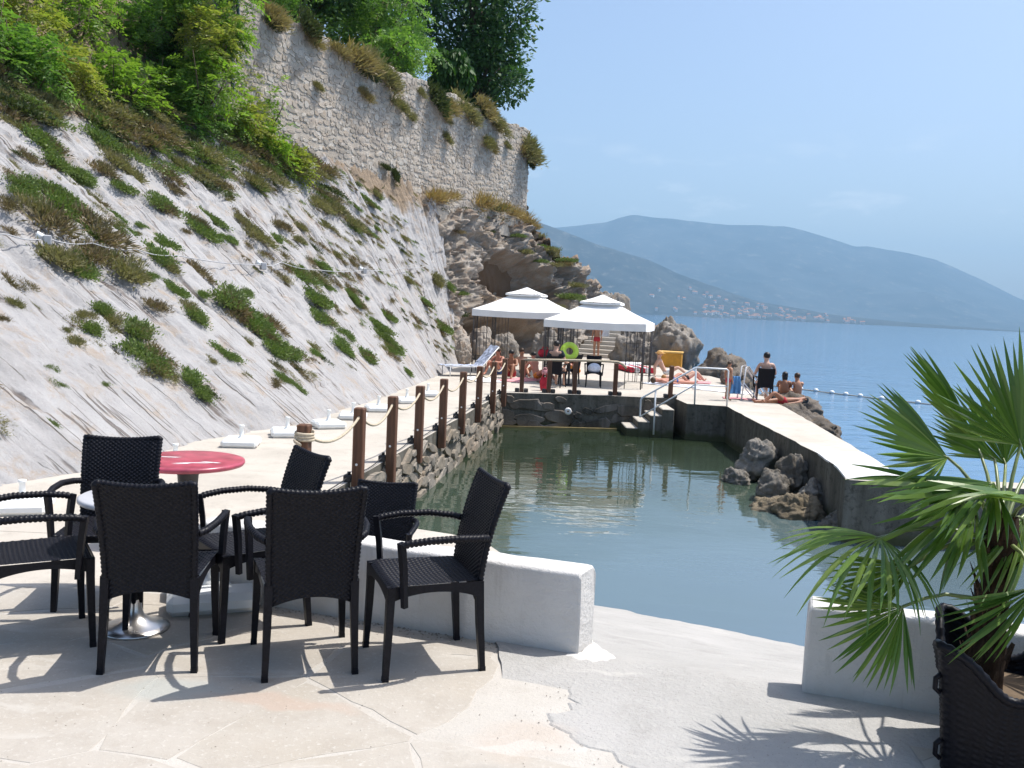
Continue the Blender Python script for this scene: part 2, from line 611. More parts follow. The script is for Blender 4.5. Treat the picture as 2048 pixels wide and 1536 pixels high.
def mk_pool():
    """murky sea water with reflections painted in: pale grey blue by the slipway, deep green towards the end wall"""
    t = NT("pool_water")
    v = t.coord(True)
    s = t.n("SeparateXYZ"); t.l(v, s.inputs[0])
    nz = t.math('MULTIPLY', t.math('SUBTRACT', t.noise(v, .35, 4, .5), .5), 7.0)
    y = t.math('ADD', t.math('ADD', s.outputs[1], nz), t.math('MULTIPLY', s.outputs[0], -.75))
    c = t.ramp(t.math('MULTIPLY', y, .05), [(.25, (.10,.145,.18)), (.46, (.095,.138,.15)), (.62, (.05,.075,.055)), (.86, (.024,.036,.02))])  # body tone plus reflected sky near, reflected slope and wall far
    a = t.noise(t.scaled(v, (.55, 1.6, 1)), 1.2, 3, .5, .2)
    b = t.noise(t.scaled(v, (.8, 1.5, 1)), 4.5, 2, .5)
    h = t.math('ADD', a, t.math('MULTIPLY', b, .22))
    t.fin(c, .012, t.bump(h, .10, .1), .5)
    t.b.inputs["IOR"].default_value = 1.75
    return t.m

def mk_wood():
    t = NT("post_timber")
    v = t.coord(False)
    sv = t.scaled(v, (18, 18, 1.2))
    n = t.noise(sv, 1.6, 5, .6, .4)
    base = t.ramp(n, [(.3, (.065,.026,.013)), (.55, (.13,.054,.026)), (.75, (.20,.095,.05))])
    r = t.n("ObjectInfo").outputs["Random"]
    base = t.mix(t.math('MULTIPLY', r, .35), base, (.12,.07,.045))
    return t.fin(base, .55, t.bump(n, .4, .006), .4)

def mk_wicker():
    t = NT("black_wicker")
    v = t.coord(False)
    n = t.noise(v, 90, 3)
    base = t.ramp(n, [(.3, (.004,.004,.006)), (.7, (.011,.011,.016))])
    return t.fin(base, .42, t.bump(n, .3, .002), .17)

def mk_weave_rough():
    t = NT("fibre_bark")
    v = t.coord(False)
    n = t.noise(t.scaled(v, (9, 9, 2.5)), 4, 6, .7)
    base = t.ramp(n, [(.3, (.012,.007,.004)), (.55, (.045,.025,.014)), (.8, (.15,.10,.06))])
    return t.fin(base, .9, t.bump(n, 1.0, .03), .2)

def mk_hill(name, c0, c1, sc):
    t = NT(name)
    v = t.coord(True)
    n = t.noise(v, sc, 8, .65)
    base = t.ramp(n, [(.4, c0), (.6, c1)])
    n2 = t.noise(v, sc*5, 6, .7)
    base = t.mix(t.ramp(n2, [(.55, 0.0), (.70, .4)]), base, (.30,.29,.26))
    return t.fin(base, .95, None, .1)

def mk_shaded_wet():
    """damp pool walls, their shade painted in as a darker base: vertical streaks, a green black tide band just above the water"""
    t = NT("shaded_stained_concrete")
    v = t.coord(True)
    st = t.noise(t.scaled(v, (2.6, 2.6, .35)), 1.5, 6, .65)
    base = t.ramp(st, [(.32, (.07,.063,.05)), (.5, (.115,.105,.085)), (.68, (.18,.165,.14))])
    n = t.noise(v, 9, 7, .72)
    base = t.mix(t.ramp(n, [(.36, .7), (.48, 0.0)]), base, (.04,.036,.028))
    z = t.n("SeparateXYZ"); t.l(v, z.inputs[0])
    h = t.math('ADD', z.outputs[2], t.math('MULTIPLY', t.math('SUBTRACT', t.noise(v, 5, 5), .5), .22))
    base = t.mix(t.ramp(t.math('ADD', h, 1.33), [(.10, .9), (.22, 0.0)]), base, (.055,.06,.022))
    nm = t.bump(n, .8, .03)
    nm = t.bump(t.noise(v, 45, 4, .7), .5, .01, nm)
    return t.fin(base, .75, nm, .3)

m_flag = mk_flag()
m_mortar = mk_concrete("terrace_mortar", (.42,.39,.345), (.485,.455,.415), (.38,.345,.30), 60, True, .006, True)
m_conc = mk_concrete("worn_concrete", (.40,.365,.315), (.52,.475,.415), (.33,.295,.25))
m_ramp = mk_concrete("rough_grey_concrete", (.345,.335,.315), (.415,.40,.38), (.275,.265,.245), 38, True, .016, True)
m_jetty = mk_concrete("jetty_concrete", (.44,.40,.34), (.55,.51,.45), (.36,.32,.27), 35)
m_plaster = mk_plaster()
m_stone = mk_stone("rubble_stone", [(.40,.335,.26), (.58,.51,.42), (.30,.25,.195), (.66,.60,.52), (.46,.38,.30), (.36,.32,.27), (.61,.56,.49), (.50,.40,.305)])
m_mortar2 = mk_rock("wall_mortar", (.54,.475,.395), (.43,.37,.30), (.48,.385,.30), (.2,.15,.1), False, 3)
m_quay = mk_stone("quay_stone", [(.21,.185,.15), (.30,.265,.22), (.25,.20,.145), (.33,.30,.26)], 0, 12)
m_slope = mk_slope()
m_cliff = mk_rock("cliff_rock", (.37,.335,.295), (.22,.18,.14), (.31,.20,.125), (.16,.10,.058), True, 1.5)
m_boulder = mk_rock("boulder_rock", (.30,.275,.245), (.19,.17,.145), (.26,.20,.14), (.1,.08,.06), False, 1.6)
m_darkrock = mk_rock("wet_rock", (.20,.175,.15), (.11,.095,.08), (.20,.14,.075), (.1,.08,.06), False, 1.8)
m_pool = mk_pool()
m_sea = mk_water("sea_water", (.075,.17,.30), .6, 2.4, .6, .08, (.5,1.4,1))
m_wood = mk_wood()
m_wicker = mk_wicker()
m_bark = mk_weave_rough()
m_rope = simple("hemp_rope", (.50,.42,.31), .9, .2, 0, .2, 40, .6, 120)
m_chrome = simple("brushed_steel", (.62,.60,.58), .28, .5, 1.0, .06, 30)
m_white_plastic = simple("white_plastic", (.74,.75,.74), .45, .5, 0, .06, 4)
m_dark_plastic = simple("dark_plastic", (.02,.02,.022), .5, .5)
m_red_top = simple("worn_red_table", (.39,.065,.10), .3, .5, 0, .4, 5)
m_grey_top = simple("grey_table_top", (.50,.50,.52), .35, .5, 0, .08)
m_canvas = simple("white_canvas", (.80,.79,.77), .8, .2, 0, .04, 3)
m_dark_metal = simple("dark_painted_metal", (.035,.03,.03), .5, .5)
m_white_metal = simple("white_painted_metal", (.72,.73,.74), .4, .5, 0, .08)
m_cable = simple("grey_cable", (.42,.42,.43), .6, .4)
m_hose = simple("blue_grey_hose", (.07,.11,.14), .5, .4)
m_bolt = simple("pale_reflector", (.8,.78,.75), .3, .5)
m_trunk = simple("tree_bark", (.10,.075,.05), .9, .2, 0, .4, 12, .8, 30)
m_soil = simple("dry_soil", (.17,.125,.085), .95, .1, 0, .3, 5, .7, 20)
# ------------------------------------------------------------------ setting: terrace, ramp, quay, platform, jetty, water
WZ = -1.33                      # water level
QZ = -0.45                      # quay, platform and jetty level
def yw(x):                      # terrace edge / front line of the white walls
    return 4.35 - .30 * (x - .38)
def quay_x(y):                  # pool-side edge of the quay
    return -2.10 + .137 * (y - 8.93)

def terr_bounds():
    return [(-11, -6), (9, -6), (9, yw(9)), (.0, yw(0) + .0), (-1.72, yw(-1.72)), (-1.78, 5.0), (-11, 5.0)]
b = MB(); b.prism(terr_bounds(), -1.6, -.0012)
terrace = tag(b.build("terrace", m_mortar), kind='structure')

# irregular flagstones: clipped Voronoi cells, each one its own piece
def clip(poly, px, py, nx, ny):
    out = []
    for i in range(len(poly)):
        a, c = poly[i], poly[(i+1) % len(poly)]
        da = (a[0]-px)*nx + (a[1]-py)*ny
        dc = (c[0]-px)*nx + (c[1]-py)*ny
        if da <= 0: out.append(a)
        if (da < 0) != (dc < 0) and da != dc:
            t = da/(da-dc)
            out.append((a[0]+(c[0]-a[0])*t, a[1]+(c[1]-a[1])*t))
    return out

rnd = random.Random(11)
seeds = []
for ix in range(-6, 6):
    for iy in range(0, 9):
        sx, sy = ix*.72 + rnd.uniform(-.33, .33) + (.36 if iy % 2 else 0), 1.1 + iy*.58 + rnd.uniform(-.27, .27)
        if -4.4 < sx < 3.6 and sy < 5.2: seeds.append((sx, sy))
nst = 0
for k, (sx, sy) in enumerate(seeds):
    poly = [(sx-1.1, sy-1.1), (sx+1.1, sy-1.1), (sx+1.1, sy+1.1), (sx-1.1, sy+1.1)]
    for j, (ox, oy) in enumerate(seeds):
        if j == k or abs(ox-sx) > 2 or abs(oy-sy) > 2: continue
        dx, dy = ox-sx, oy-sy
        hsh = ((min(j, k)*7919 + max(j, k)*104729) % 97)/97.0
        g = .0015 if hsh < .62 else .005+.012*(hsh-.62)/.38
        L = math.hypot(dx, dy)
        poly = clip(poly, sx+dx/2-dx/L*g, sy+dy/2-dy/L*g, dx/L, dy/L)
        if len(poly) < 3: break
    if len(poly) < 3: continue
    # keep inside the terrace edge
    poly = clip(poly, 0, yw(0)-.05, .30/1.044, 1/1.044)
    if len(poly) >= 3: poly = clip(poly, 0, 4.96, 0, 1)
    # leave the rough repaired concrete at the head of the ramp free
    if sx > .15 and sy > 3.25 - .3*(sx-.4) and sx < 1.35: continue
    if len(poly) < 3: continue
    # subdivide edges with a little wobble so that joints are not ruler straight
    pp = []
    for i in range(len(poly)):
        a, c = poly[i], poly[(i+1) % len(poly)]
        L = math.hypot(c[0]-a[0], c[1]-a[1])
        if L < .02: continue
        nn = max(1, min(5, int(L/.14)))
        for q in range(nn):
            t = q/nn
            x, y = a[0]+(c[0]-a[0])*t, a[1]+(c[1]-a[1])*t
            w = .022 if q else .008
            pp.append((x+rnd.uniform(-w, w), y+rnd.uniform(-w, w)))
    if len(pp) < 3: continue
    cx = sum(p[0] for p in pp)/len(pp); cy = sum(p[1] for p in pp)/len(pp)
    h = rnd.uniform(.0004, .0016)
    n = len(pp)
    vs = [(x-cx, y-cy, h-.0026) for x, y in pp] + [((x-cx)*.992, (y-cy)*.992, h) for x, y in pp]
    fs = [(i, (i+1) % n, n+(i+1) % n, n+i) for i in range(n)] + [tuple(range(n, 2*n))]
    mb = MB(); mb.add(vs, fs)
    mb.build("flagstone", m_flag, terrace, (cx, cy, 0))

# rough slipway falling from the terrace edge into the pool
nx, nt = 90, 130
P = np.zeros((nx, nt, 3))
for i in range(nx):
    x = .02 + i/(nx-1)*7.5
    for j in range(nt):
        t = -.55 + j/(nt-1)*8.5
        y = yw(x) + t
        sl = .268 + .011*(x-.97)
        z = -sl*max(0, t) if t > 0 else 0.0
        P[i, j] = (x, y, z)
q = P.copy(); q[..., 2] = 0
dz = fbm(q*1.1, 4)*.035 + fbm(q*6, 3)*.010
tt = np.linspace(-.55, 7.95, nt)[None, :]
P[..., 2] += dz*sstep(.0, 1.2, tt) + .012*sstep(-.5, -.2, tt)*(1-sstep(.0, .6, tt)) - .014*(1-sstep(-.55, -.42, tt))
keep = P.copy()
keep[..., 0] = P[..., 0] + (fbm(q*2.2+5, 3)*.10)*(1-sstep(.0, .5, tt))
tag(obj("slipway", grid_mesh("slipway", keep), m_ramp), kind='structure')

# rough grey repair patch on the terrace at the head of the slipway
rp = [(1.75, 3.80), (1.45, 3.92), (1.0, 4.02), (.62, 4.10), (.42, 4.20), (.30, 4.00), (.34, 3.80), (.20, 3.62), (.30, 3.45), (.48, 3.30),
      (.62, 3.12), (.86, 3.05), (1.04, 2.86), (1.30, 2.95), (1.52, 3.10), (1.66, 3.34)]
pp = []
for i in range(len(rp)):
    a, c = rp[i], rp[(i+1) % len(rp)]
    for q_ in range(5):
        t = q_/5
        pp.append((a[0]+(c[0]-a[0])*t+rnd.uniform(-.03, .03), a[1]+(c[1]-a[1])*t+rnd.uniform(-.03, .03)))
cx, cy = .95, 3.55
n = len(pp)
vs = [(x, y, -.003) for x, y in pp] + [(cx+(x-cx)*.975, cy+(y-cy)*.975, .0035) for x, y in pp]
mb = MB(); mb.add(vs, [(i, (i+1) % n, n+(i+1) % n, n+i) for i in range(n)] + [tuple(range(n, 2*n))])
tag(mb.build("concrete_patch", m_ramp), kind='structure')

# sloping ground from the terrace down to the quay, left of the white wall
ys = np.linspace(4.9, 7.75, 50); xs = np.linspace(-11, -1.70, 90)
P = np.zeros((len(xs), len(ys), 3))
for j, y in enumerate(ys):
    P[:, j, 0] = xs; P[:, j, 1] = y
    P[:, j, 2] = QZ*float(sstep(4.95, 7.7, y))
P[..., 2] += fbm(P*1.4, 3)*.012*sstep(4.9, 5.4, P[..., 1])*(1-sstep(7.3, 7.7, P[..., 1])) - .002
P[:, 0, 2] = -.008
tag(obj("sloping_ground", grid_mesh("sloping_ground", P), m_conc), kind='structure')
mb = MB(); mb.add([(-1.702, 4.9, -.01), (-1.702, 7.7, QZ), (-1.702, 4.9, -1.5), (-1.702, 7.7, -1.5)], [(0, 2, 3, 1)])
tag(mb.build("ground_edge", m_conc), kind='structure')

# quay, platform: one concrete slab
q_in = [(quay_x(y), y) for y in (8.75, 10.5, 12.5, 14.5, 16.5, 18.5, 20.5, 22.6)]
slab = [(-12, 7.7), (-1.71, 7.7), (-1.71, 5.02), (-1.55, 4.95), (.0, 4.62), (.02, 7.35), (-.03, 7.75), (-.18, 8.08), (-.5, 8.32), (-.95, 8.5), (-1.5, 8.65)] + q_in + \
       [(.3, 22.75), (1.4, 22.98), (2.7, 23.15), (4.25, 23.2), (4.32, 21.98), (5.25, 21.8), (7.0, 24.1), (7.25, 27.5), (7.35, 31), (6.9, 36), (7.4, 41), (6.5, 47), (-6, 47), (-12, 30)]
ground_rng = random.Random(5)
def wobble(poly, seg=.5, amp=.012):
    out = []
    for i in range(len(poly)):
        a, c = poly[i], poly[(i+1) % len(poly)]
        L = math.hypot(c[0]-a[0], c[1]-a[1]); nn = max(1, int(L/seg))
        for k in range(nn):
            t = k/nn
            w = amp if k else amp*.3
            out.append((a[0]+(c[0]-a[0])*t+ground_rng.uniform(-w, w), a[1]+(c[1]-a[1])*t+ground_rng.uniform(-w, w)))
    return out
mb = MB(); mb.prism(wobble(slab), -2.6, QZ)
quay = tag(mb.build("quay", m_conc), kind='structure')
m_shaded_wet = mk_shaded_wet()
def dark_sides(o):  # upright faces take the dark mix of damp stain and painted shade
    o.data.materials.append(m_shaded_wet)
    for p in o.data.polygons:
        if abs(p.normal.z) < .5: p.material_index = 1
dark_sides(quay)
# jetty
jet = [(5.25, 21.8), (5.17, 19.4), (5.12, 16.94), (5.06, 14.6), (4.92, 13.3), (4.66, 12.28), (5.3, 12.22), (6.85, 12.2), (12.5, 12.1), (12.5, 12.62), (6.6, 12.66), (5.75, 12.62), (5.70, 13.2), (5.86, 14.2), (6.3, 17.9), (6.66, 21.0), (7.0, 24.1)]
mb = MB(); mb.prism(wobble(jet, .4, .02), -2.6, QZ+.003)
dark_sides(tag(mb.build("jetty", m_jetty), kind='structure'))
# fresh pale screed on the near end of the jetty
scr = [(5.085, 15.0), (5.03, 14.35), (4.90, 13.3), (4.69, 12.34), (5.3, 12.27), (5.66, 12.3), (5.68, 13.2), (5.82, 14.1), (5.93, 14.95)]
mb = MB(); mb.prism(wobble(scr, .3, .015), QZ-.02, QZ+.009)
m_screed = mk_concrete("pale_screed", (.60,.59,.58), (.68,.67,.66), (.52,.51,.49))
tag(mb.build("jetty_screed", m_screed), kind='structure')

# water
mb = MB(); mb.add([(-3.0, 4.0, WZ), (5.6, 4.0, WZ), (5.6, 23.6, WZ), (-3.0, 23.6, WZ)], [(0, 1, 2, 3)])
mb.add([(5.6, 3.0, WZ), (14, 3.0, WZ), (14, 12.4, WZ), (5.6, 12.4, WZ)], [(0, 1, 2, 3)])
tag(mb.build("pool_water", m_pool), kind='structure')
mb = MB(); mb.add([(-11000, -3000, WZ-.015), (11000, -3000, WZ-.015), (11000, 12300, WZ-.015), (-11000, 12300, WZ-.015)], [(0, 1, 2, 3)])
tag(mb.build("sea", m_sea), kind='structure')

# ------------------------------------------------------------------ masonry
def stone_mesh(rng, w, h, d):
    """an irregular stone: back ring and smaller front ring, front cap"""
    pts = []
    a0 = rng.uniform(0, .6)
    for q in range(10):
        a = a0 + 2*math.pi*q/10; c_, s_ = math.cos(a), math.sin(a)
        kk_ = (abs(c_)**3.2+abs(s_)**3.2)**(-1/3.2); u, v = c_*kk_, s_*kk_
        pts.append((u*w/2*rng.uniform(.80, 1.08), v*h/2*rng.uniform(.78, 1.10)))
    n = len(pts)
    s = rng.uniform(.84, .94)
    f2 = .55
    vs = [(x, 0.0, z) for x, z in pts]
    vs += [(x*.95, -d*f2, z*.95) for x, z in pts]
    vs += [(x*s, -d*rng.uniform(.85, 1.1), z*s) for x, z in pts]
    fs = []
    for r_ in (0, 1):
        for i in range(n):
            j = (i+1) % n
            fs.append((r_*n+i, r_*n+j, (r_+1)*n+j, (r_+1)*n+i))
    fs.append(tuple(range(2*n, 3*n)))
    return vs, fs

def masonry(parent, origin, along, length, z0, z1, sw, sh, depth, mat, seed, name="stone", nparts=300, tight=1.0, zfun=None):
    """rubble stones on a vertical face; local axes: along = +X, outward = -Y (to the right of 'along')"""
    rng = random.Random(seed)
    ax = Vector((along[0], along[1], 0)).normalized()
    outw = Vector((ax.y, -ax.x, 0))
    M3 = Matrix((ax, -outw, Vector((0,0,1)))).transposed()
    items = []
    z = z0
    row = 0
    while z < z1:
        hh = sh*rng.uniform(.6, 1.5)
        x = -rng.uniform(0, sw)
        while x < length:
            ww = sw*rng.uniform(.4, 1.9)
            hj = hh*rng.uniform(.6, 1.35)
            zz = z + hh/2 + .5*sh*math.sin(x*1.3+row*.9) + .35*sh*math.sin(x*3.1+row*2.2) + rng.uniform(-.2, .2)*sh
            top = z1 if zfun is None else zfun(x)
            if 0 < x+ww/2 < length and zz + hj/2 < top + .03 and zz - hj/2 > z0-.12:
                items.append((x+ww/2, zz, ww*.97*tight, hj*.97*tight, depth*rng.uniform(.5, 1.3)))
            x += ww
        z += hh*.97
        row += 1
    variants = [stone_mesh(rng, 1, 1, 1) for _ in range(14)]
    vmeshes = []
    for vs, fs in variants:
        mb = MB(); mb.add(vs, fs)
        me = mb.mesh(name); me.materials.append(mat); vmeshes.append(me)
    ori = Vector((origin[0], origin[1], 0))
    items.sort(key=lambda t: -(t[2]*t[3])/((ori + ax*t[0]).length**2))
    for it in items[:nparts]:
        o = bpy.data.objects.new(name, vmeshes[rng.randrange(14)])
        COL.objects.link(o)
        o.parent = parent
        pos = ori + ax*it[0] + Vector((0, 0, it[1])) - (parent.location)
        flip = rng.choice((-1, 1))
        S = Matrix.Diagonal((it[2]*flip, it[4], it[3]))
        R = Matrix.Rotation(rng.uniform(-.35, .35), 3, 'Y')
        o.matrix_local = Matrix.Translation(pos) @ (M3 @ R @ S).to_4x4()
    rest = items[nparts:]
    if rest:
        mb = MB()
        for it in rest:
            vs, fs = variants[rng.randrange(14)]
            R = Matrix.Rotation(rng.uniform(-.35, .35), 3, 'Y')
            pos = ori + ax*it[0] + Vector((0, 0, it[1])) - parent.location
            mb.add([M3 @ (R @ Vector((v[0]*it[2], v[1]*it[4], v[2]*it[3]))) + pos for v in vs], fs)
        o = mb.build("stone_mass", mat, parent)
        o['kind'] = 'stuff'
    return len(items)

# quay side (faces the pool) and the dark end wall of the pool
masonry(quay, (quay_x(8.78), 8.78), (quay_x(22.5)-quay_x(8.78), 13.72), 13.8, -1.75, QZ-.02, .36, .20, .06, m_quay, 3, nparts=185, tight=1.16)
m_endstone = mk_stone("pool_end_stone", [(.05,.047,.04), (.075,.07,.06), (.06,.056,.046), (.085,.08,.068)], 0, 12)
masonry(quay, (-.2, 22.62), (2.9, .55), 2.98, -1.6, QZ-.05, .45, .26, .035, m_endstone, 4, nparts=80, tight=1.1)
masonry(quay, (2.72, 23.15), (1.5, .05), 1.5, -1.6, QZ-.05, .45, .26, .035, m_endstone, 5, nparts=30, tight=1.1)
# waterline ledge of the end wall
mb = MB(); mb.prism([(-.25, 22.5), (2.75, 23.0), (2.75, 23.2), (-.25, 22.75)], -1.6, WZ+.05)
tag(mb.build("waterline_ledge", simple("algae_ledge", (.22,.17,.07), .7, .3, 0, .3, 3)), kind='structure')

# ------------------------------------------------------------------ rock slope
Bp = np.array([(-9.0,1.0),(-7.4,4.5),(-6.2,7.3),(-5.37,9.38),(-4.83,10.6),(-4.41,13.12),(-3.47,15.5),(-2.75,21),(-2.05,28.5),(-1.9,35.5)])
def _T(bx):
    x, y = bx
    t = (x+6.25-.44*(y-29.3))/1.0516
    return (x-.99*t, y+.14*t)
_seg = np.r_[0, np.cumsum(np.hypot(*np.diff(Bp, axis=0).T))]
_TT = np.array([_T(q) for q in Bp])
SL = _seg[-1]
def slope_pt(s, v):
    k = np.ones(5)/5
    bx = np.interp(s, _seg, Bp[:, 0]); by = np.interp(s, _seg, Bp[:, 1])
    tx = np.interp(s, _seg, _TT[:, 0]); ty = np.interp(s, _seg, _TT[:, 1])
    return np.stack([bx+(tx-bx)*v, by+(ty-by)*v, -.5+6.6*v], -1)

def slope_disp(s, d, v):
    """slabs split by joints running straight down the dip"""
    q = np.stack([s, d*.22, s*0], -1)
    a = s + fbm(q*.55, 3)*.40 + fbm(q*np.array([2.4, 1.2, 1])+3, 3)*.06
    cell = .62
    k = np.floor(a/cell); f = a/cell - k
    hk = vnoise(np.stack([k*7.31+.5, np.floor(d*.32+vnoise(np.stack([k*3.7, k*0, k*0], -1))*3)*3.1, k*0], -1))
    h = hk*.06 + (f-.5)*.055
    # joints
    g = np.exp(-((np.minimum(f, 1-f))/.05)**2)
    strength = .5+.5*vnoise(np.stack([k*5.3, d*.45, k*0], -1))
    h -= g*strength*.13
    a2 = s + fbm(q*1.1+11, 3)*.12
    k2 = np.floor(a2/.21); f2 = a2/.21-k2
    h += (f2-.5)*.020 + vnoise(np.stack([k2*3.3, d*.5, k2*0], -1))*.020
    g2 = np.exp(-((np.minimum(f2, 1-f2))/.09)**2)*sstep(-.1, .6, vnoise(np.stack([k2*2.3, d*.8, k2*0+4], -1)))
    h -= g2*.035
    # cross breaks
    c = d + fbm(np.stack([s, d, s*0], -1)*.9+30, 3)*.8
    kc = np.floor(c/1.25); fc = c/1.25-kc
    h += (.5-fc)*.04*sstep(-.3, .5, vnoise(np.stack([k*1.7, kc*2.9, k*0+8], -1)))
    h += fbm(np.stack([s*1.3, d*.7, s*0], -1), 4)*.08
    # broken ledges: offset blocks with sharp steps
    w1 = fbm(np.stack([s*1.6, d*1.2, s*0+5], -1), 3)*.55
    b1 = np.floor((s+w1*.35)/.30); b2 = np.floor((d+w1)/.62 + b1*.37)
    h += vnoise(np.stack([b1*3.7+.3, b2*5.3+.7, s*0], -1))*.050*sstep(-.25, .35, fbm(np.stack([s*.5, d*.4, s*0+21], -1), 2))
    b3 = np.floor((s+w1*.2)/.13); b4 = np.floor((d+w1*.6)/.28+b3*.41)
    h += vnoise(np.stack([b3*2.9+.1, b4*4.7+.2, s*0], -1))*.026
    h += fbm(np.stack([s*5, d*3.5, s*0+2], -1), 3)*.03
    soil = np.clip(g*strength*.75 + g2*.22, 0, 1)
    return h, soil

def slope_grid(s, v):
    S_, V_ = np.meshgrid(s, v, indexing='ij')
    P = slope_pt(S_, V_)
    # smooth the hinge lines of the base curve
    for _ in range(14):
        P[1:-1] = P[1:-1]*.5 + (P[:-2]+P[2:])*.25
    d = np.zeros_like(V_)
    d[:, 1:] = np.cumsum(np.linalg.norm(np.diff(P, axis=1), axis=2), axis=1)
    ds = np.gradient(P, axis=0); dv = np.gradient(P, axis=1)
    N = np.cross(ds, dv); N /= np.linalg.norm(N, axis=2, keepdims=True)
    if N[..., 2].mean() < 0: N = -N
    h, soil = slope_disp(S_, d, V_)
    fade = .42+.58*sstep(.05, .55, V_)
    soil = soil*(.35+.65*sstep(.05, .5, V_))
    P = P + N*(h*fade)[..., None]
    up = sstep(.80, 1.02, V_ + fbm(np.stack([S_*.5, d*.35, S_*0], -1), 3)*.22)
    soil = np.clip(np.maximum(soil, up*.9), 0, 1)
    return P, soil, np.stack([S_, d, S_*0], -1)
ss = np.concatenate([np.arange(5.0, 9, .08), np.arange(9, 30, .045), np.arange(30, SL+.01, .055)])
vv = np.concatenate([np.linspace(-.10, 1.05, 250), np.linspace(1.06, 1.75, 40)])
P, soil, SD = slope_grid(ss, vv)
n_low = np.searchsorted(vv, 1.03)
iw = np.searchsorted(ss, 25.4)
def add_sd(me, sd_):
    at = me.attributes.new("sd", 'FLOAT_VECTOR', 'POINT')
    at.data.foreach_set('vector', sd_.reshape(-1).astype(np.float32))
def add_attr(me, soil):
    at = me.attributes.new("soil", 'FLOAT', 'POINT')
    at.data.foreach_set('value', soil.ravel().astype(np.float32))
me1 = grid_mesh("rock_slope", P[:, :n_low+1], False)
add_attr(me1, soil[:, :n_low+1]); add_sd(me1, SD[:, :n_low+1])
rock_slope = tag(obj("rock_slope", me1, m_slope), kind='structure')
me2 = grid_mesh("hillside", P[:iw, n_low:], True)
add_attr(me2, soil[:iw, n_low:]*0+.85); add_sd(me2, SD[:iw, n_low:])
tag(obj("hillside", me2, m_slope), kind='structure')
SLOPE_BVH = BVHTree.FromPolygons([tuple(x) for x in P[::2, ::2].reshape(-1, 3)],
    [(i*P[::2, ::2].shape[1]+j, (i+1)*P[::2, ::2].shape[1]+j, (i+1)*P[::2, ::2].shape[1]+j+1, i*P[::2, ::2].shape[1]+j+1)
     for i in range(P[::2, ::2].shape[0]-1) for j in range(P[::2, ::2].shape[1]-1)])

# ground behind the stone wall
hp = []
for a in np.linspace(0, 1, 24):
    x0, y0 = -8.4+a*(8.7), 24.4+a*(19.8)
    hp.append([(x0-.25-k*2.0, y0+.2+k*1.2, 9.35+.25*k+.1*math.sin(3*a+k)) for k in range(10)])
tag(obj("hilltop", grid_mesh("hilltop", np.array(hp)), m_soil), kind='structure')

# ------------------------------------------------------------------ cliff beyond the slope
cb = np.array([(-3.1,33.6),(-2.0,35.2),(-1.0,38),(.4,40.2),(1.8,42.2),(2.8,43.8),(4,45.8),(5.5,46.8),(6.8,47.3),(8,48),(9,49),(10,50)])
ct = np.array([(-5.0,33.4,5.7),(-3.4,35.6,5.9),(-2.5,38.3,6.0),(-1.2,41.2,5.95),(.30,44.4,5.9),(1.43,46,5.3),(2.77,47.2,4.15),(3.9,48.3,3.0),(5.2,49.5,2.3),(6.8,50,1.55),(8.3,50.5,.6),(10,51,-1.6)])
nu, nv = 420, 170
u = np.linspace(0, 1, nu); kk = np.linspace(0, 1, len(cb))
bx = np.stack([np.interp(u, kk, cb[:, 0]), np.interp(u, kk, cb[:, 1]), np.full(nu, -.75)], -1)
tx = np.stack([np.interp(u, kk, ct[:, k]) for k in range(3)], -1)
v = np.concatenate([np.linspace(0, 1, 130), 1+np.linspace(.01, 1, 40)])
P = np.zeros((nu, nv, 3))
for j, w in enumerate(v):
    if w <= 1:
        P[:, j] = bx + (tx-bx)*w
    else:
        back = np.stack([np.full(nu, .9), np.full(nu, 6.0), -tx[:, 2]*.9-1.0], -1)
        P[:, j] = tx + back*(w-1)
for _ in range(10):
    P[1:-1] = P[1:-1]*.5 + (P[:-2]+P[2:])*.25
U_, V_ = np.meshgrid(u, v, indexing='ij')
ds = np.gradient(P, axis=0); dv = np.gradient(P, axis=1)
N = np.cross(ds, dv); N /= np.linalg.norm(N, axis=2, keepdims=True)+1e-9
if N[:, :100, 1].mean() > 0: N = -N
Q = P*np.array([1, 1, 1.5])
disp = ridged(Q*.5, 3)*.45 + fbm(Q*1.5, 3)*.22 + ridged(Q*3.1+4, 4)*.10 + fbm(Q*7, 3)*.09 - .22
cl = np.floor((Q[..., 0]*.8+Q[..., 1]*.5+fbm(Q*.8, 3)*1.2)*1.1); cm = np.floor((Q[..., 2]*.7-Q[..., 0]*.4+fbm(Q*.7+9, 3)*1.2)*1.3)
disp += vnoise(np.stack([cl*3.7+.3, cm*5.1+.6, cl*0], -1))*.40
cl = np.floor((Q[..., 0]*.9+Q[..., 1]*.6-Q[..., 2]*.3+fbm(Q*1.1+3, 3)*.9)*2.6); cm = np.floor((Q[..., 2]*.8+Q[..., 0]*.5+fbm(Q*1.2+19, 3)*.9)*2.3)
disp += vnoise(np.stack([cl*2.7+.3, cm*4.1+.6, cl*0+3], -1))*.20
st = Q[..., 2]*.75 + Q[..., 0]*.45 + fbm(Q*.4, 3)*1.4
f = st/.55 - np.floor(st/.55)
disp += (f-.5)*.20 + np.where(f > .93, -.12, 0)
def cave(u0, v0, du, dv_, depth):
    w = ((U_-u0)/du)**2 + ((V_-v0)/dv_)**2 + fbm(Q*.9, 3)*.5
    return -depth*(1-sstep(.35, 1.1, w))
disp += cave(.335, .58, .165, .17, 2.6)
disp += cave(.25, .16, .15, .20, 2.6)
disp += cave(.46, .34, .04, .22, .8)
disp *= (1-.75*sstep(.93, 1.0, V_)*(U_ < .37))
disp[V_ > 1] *= .6
P = P + N*disp[..., None]
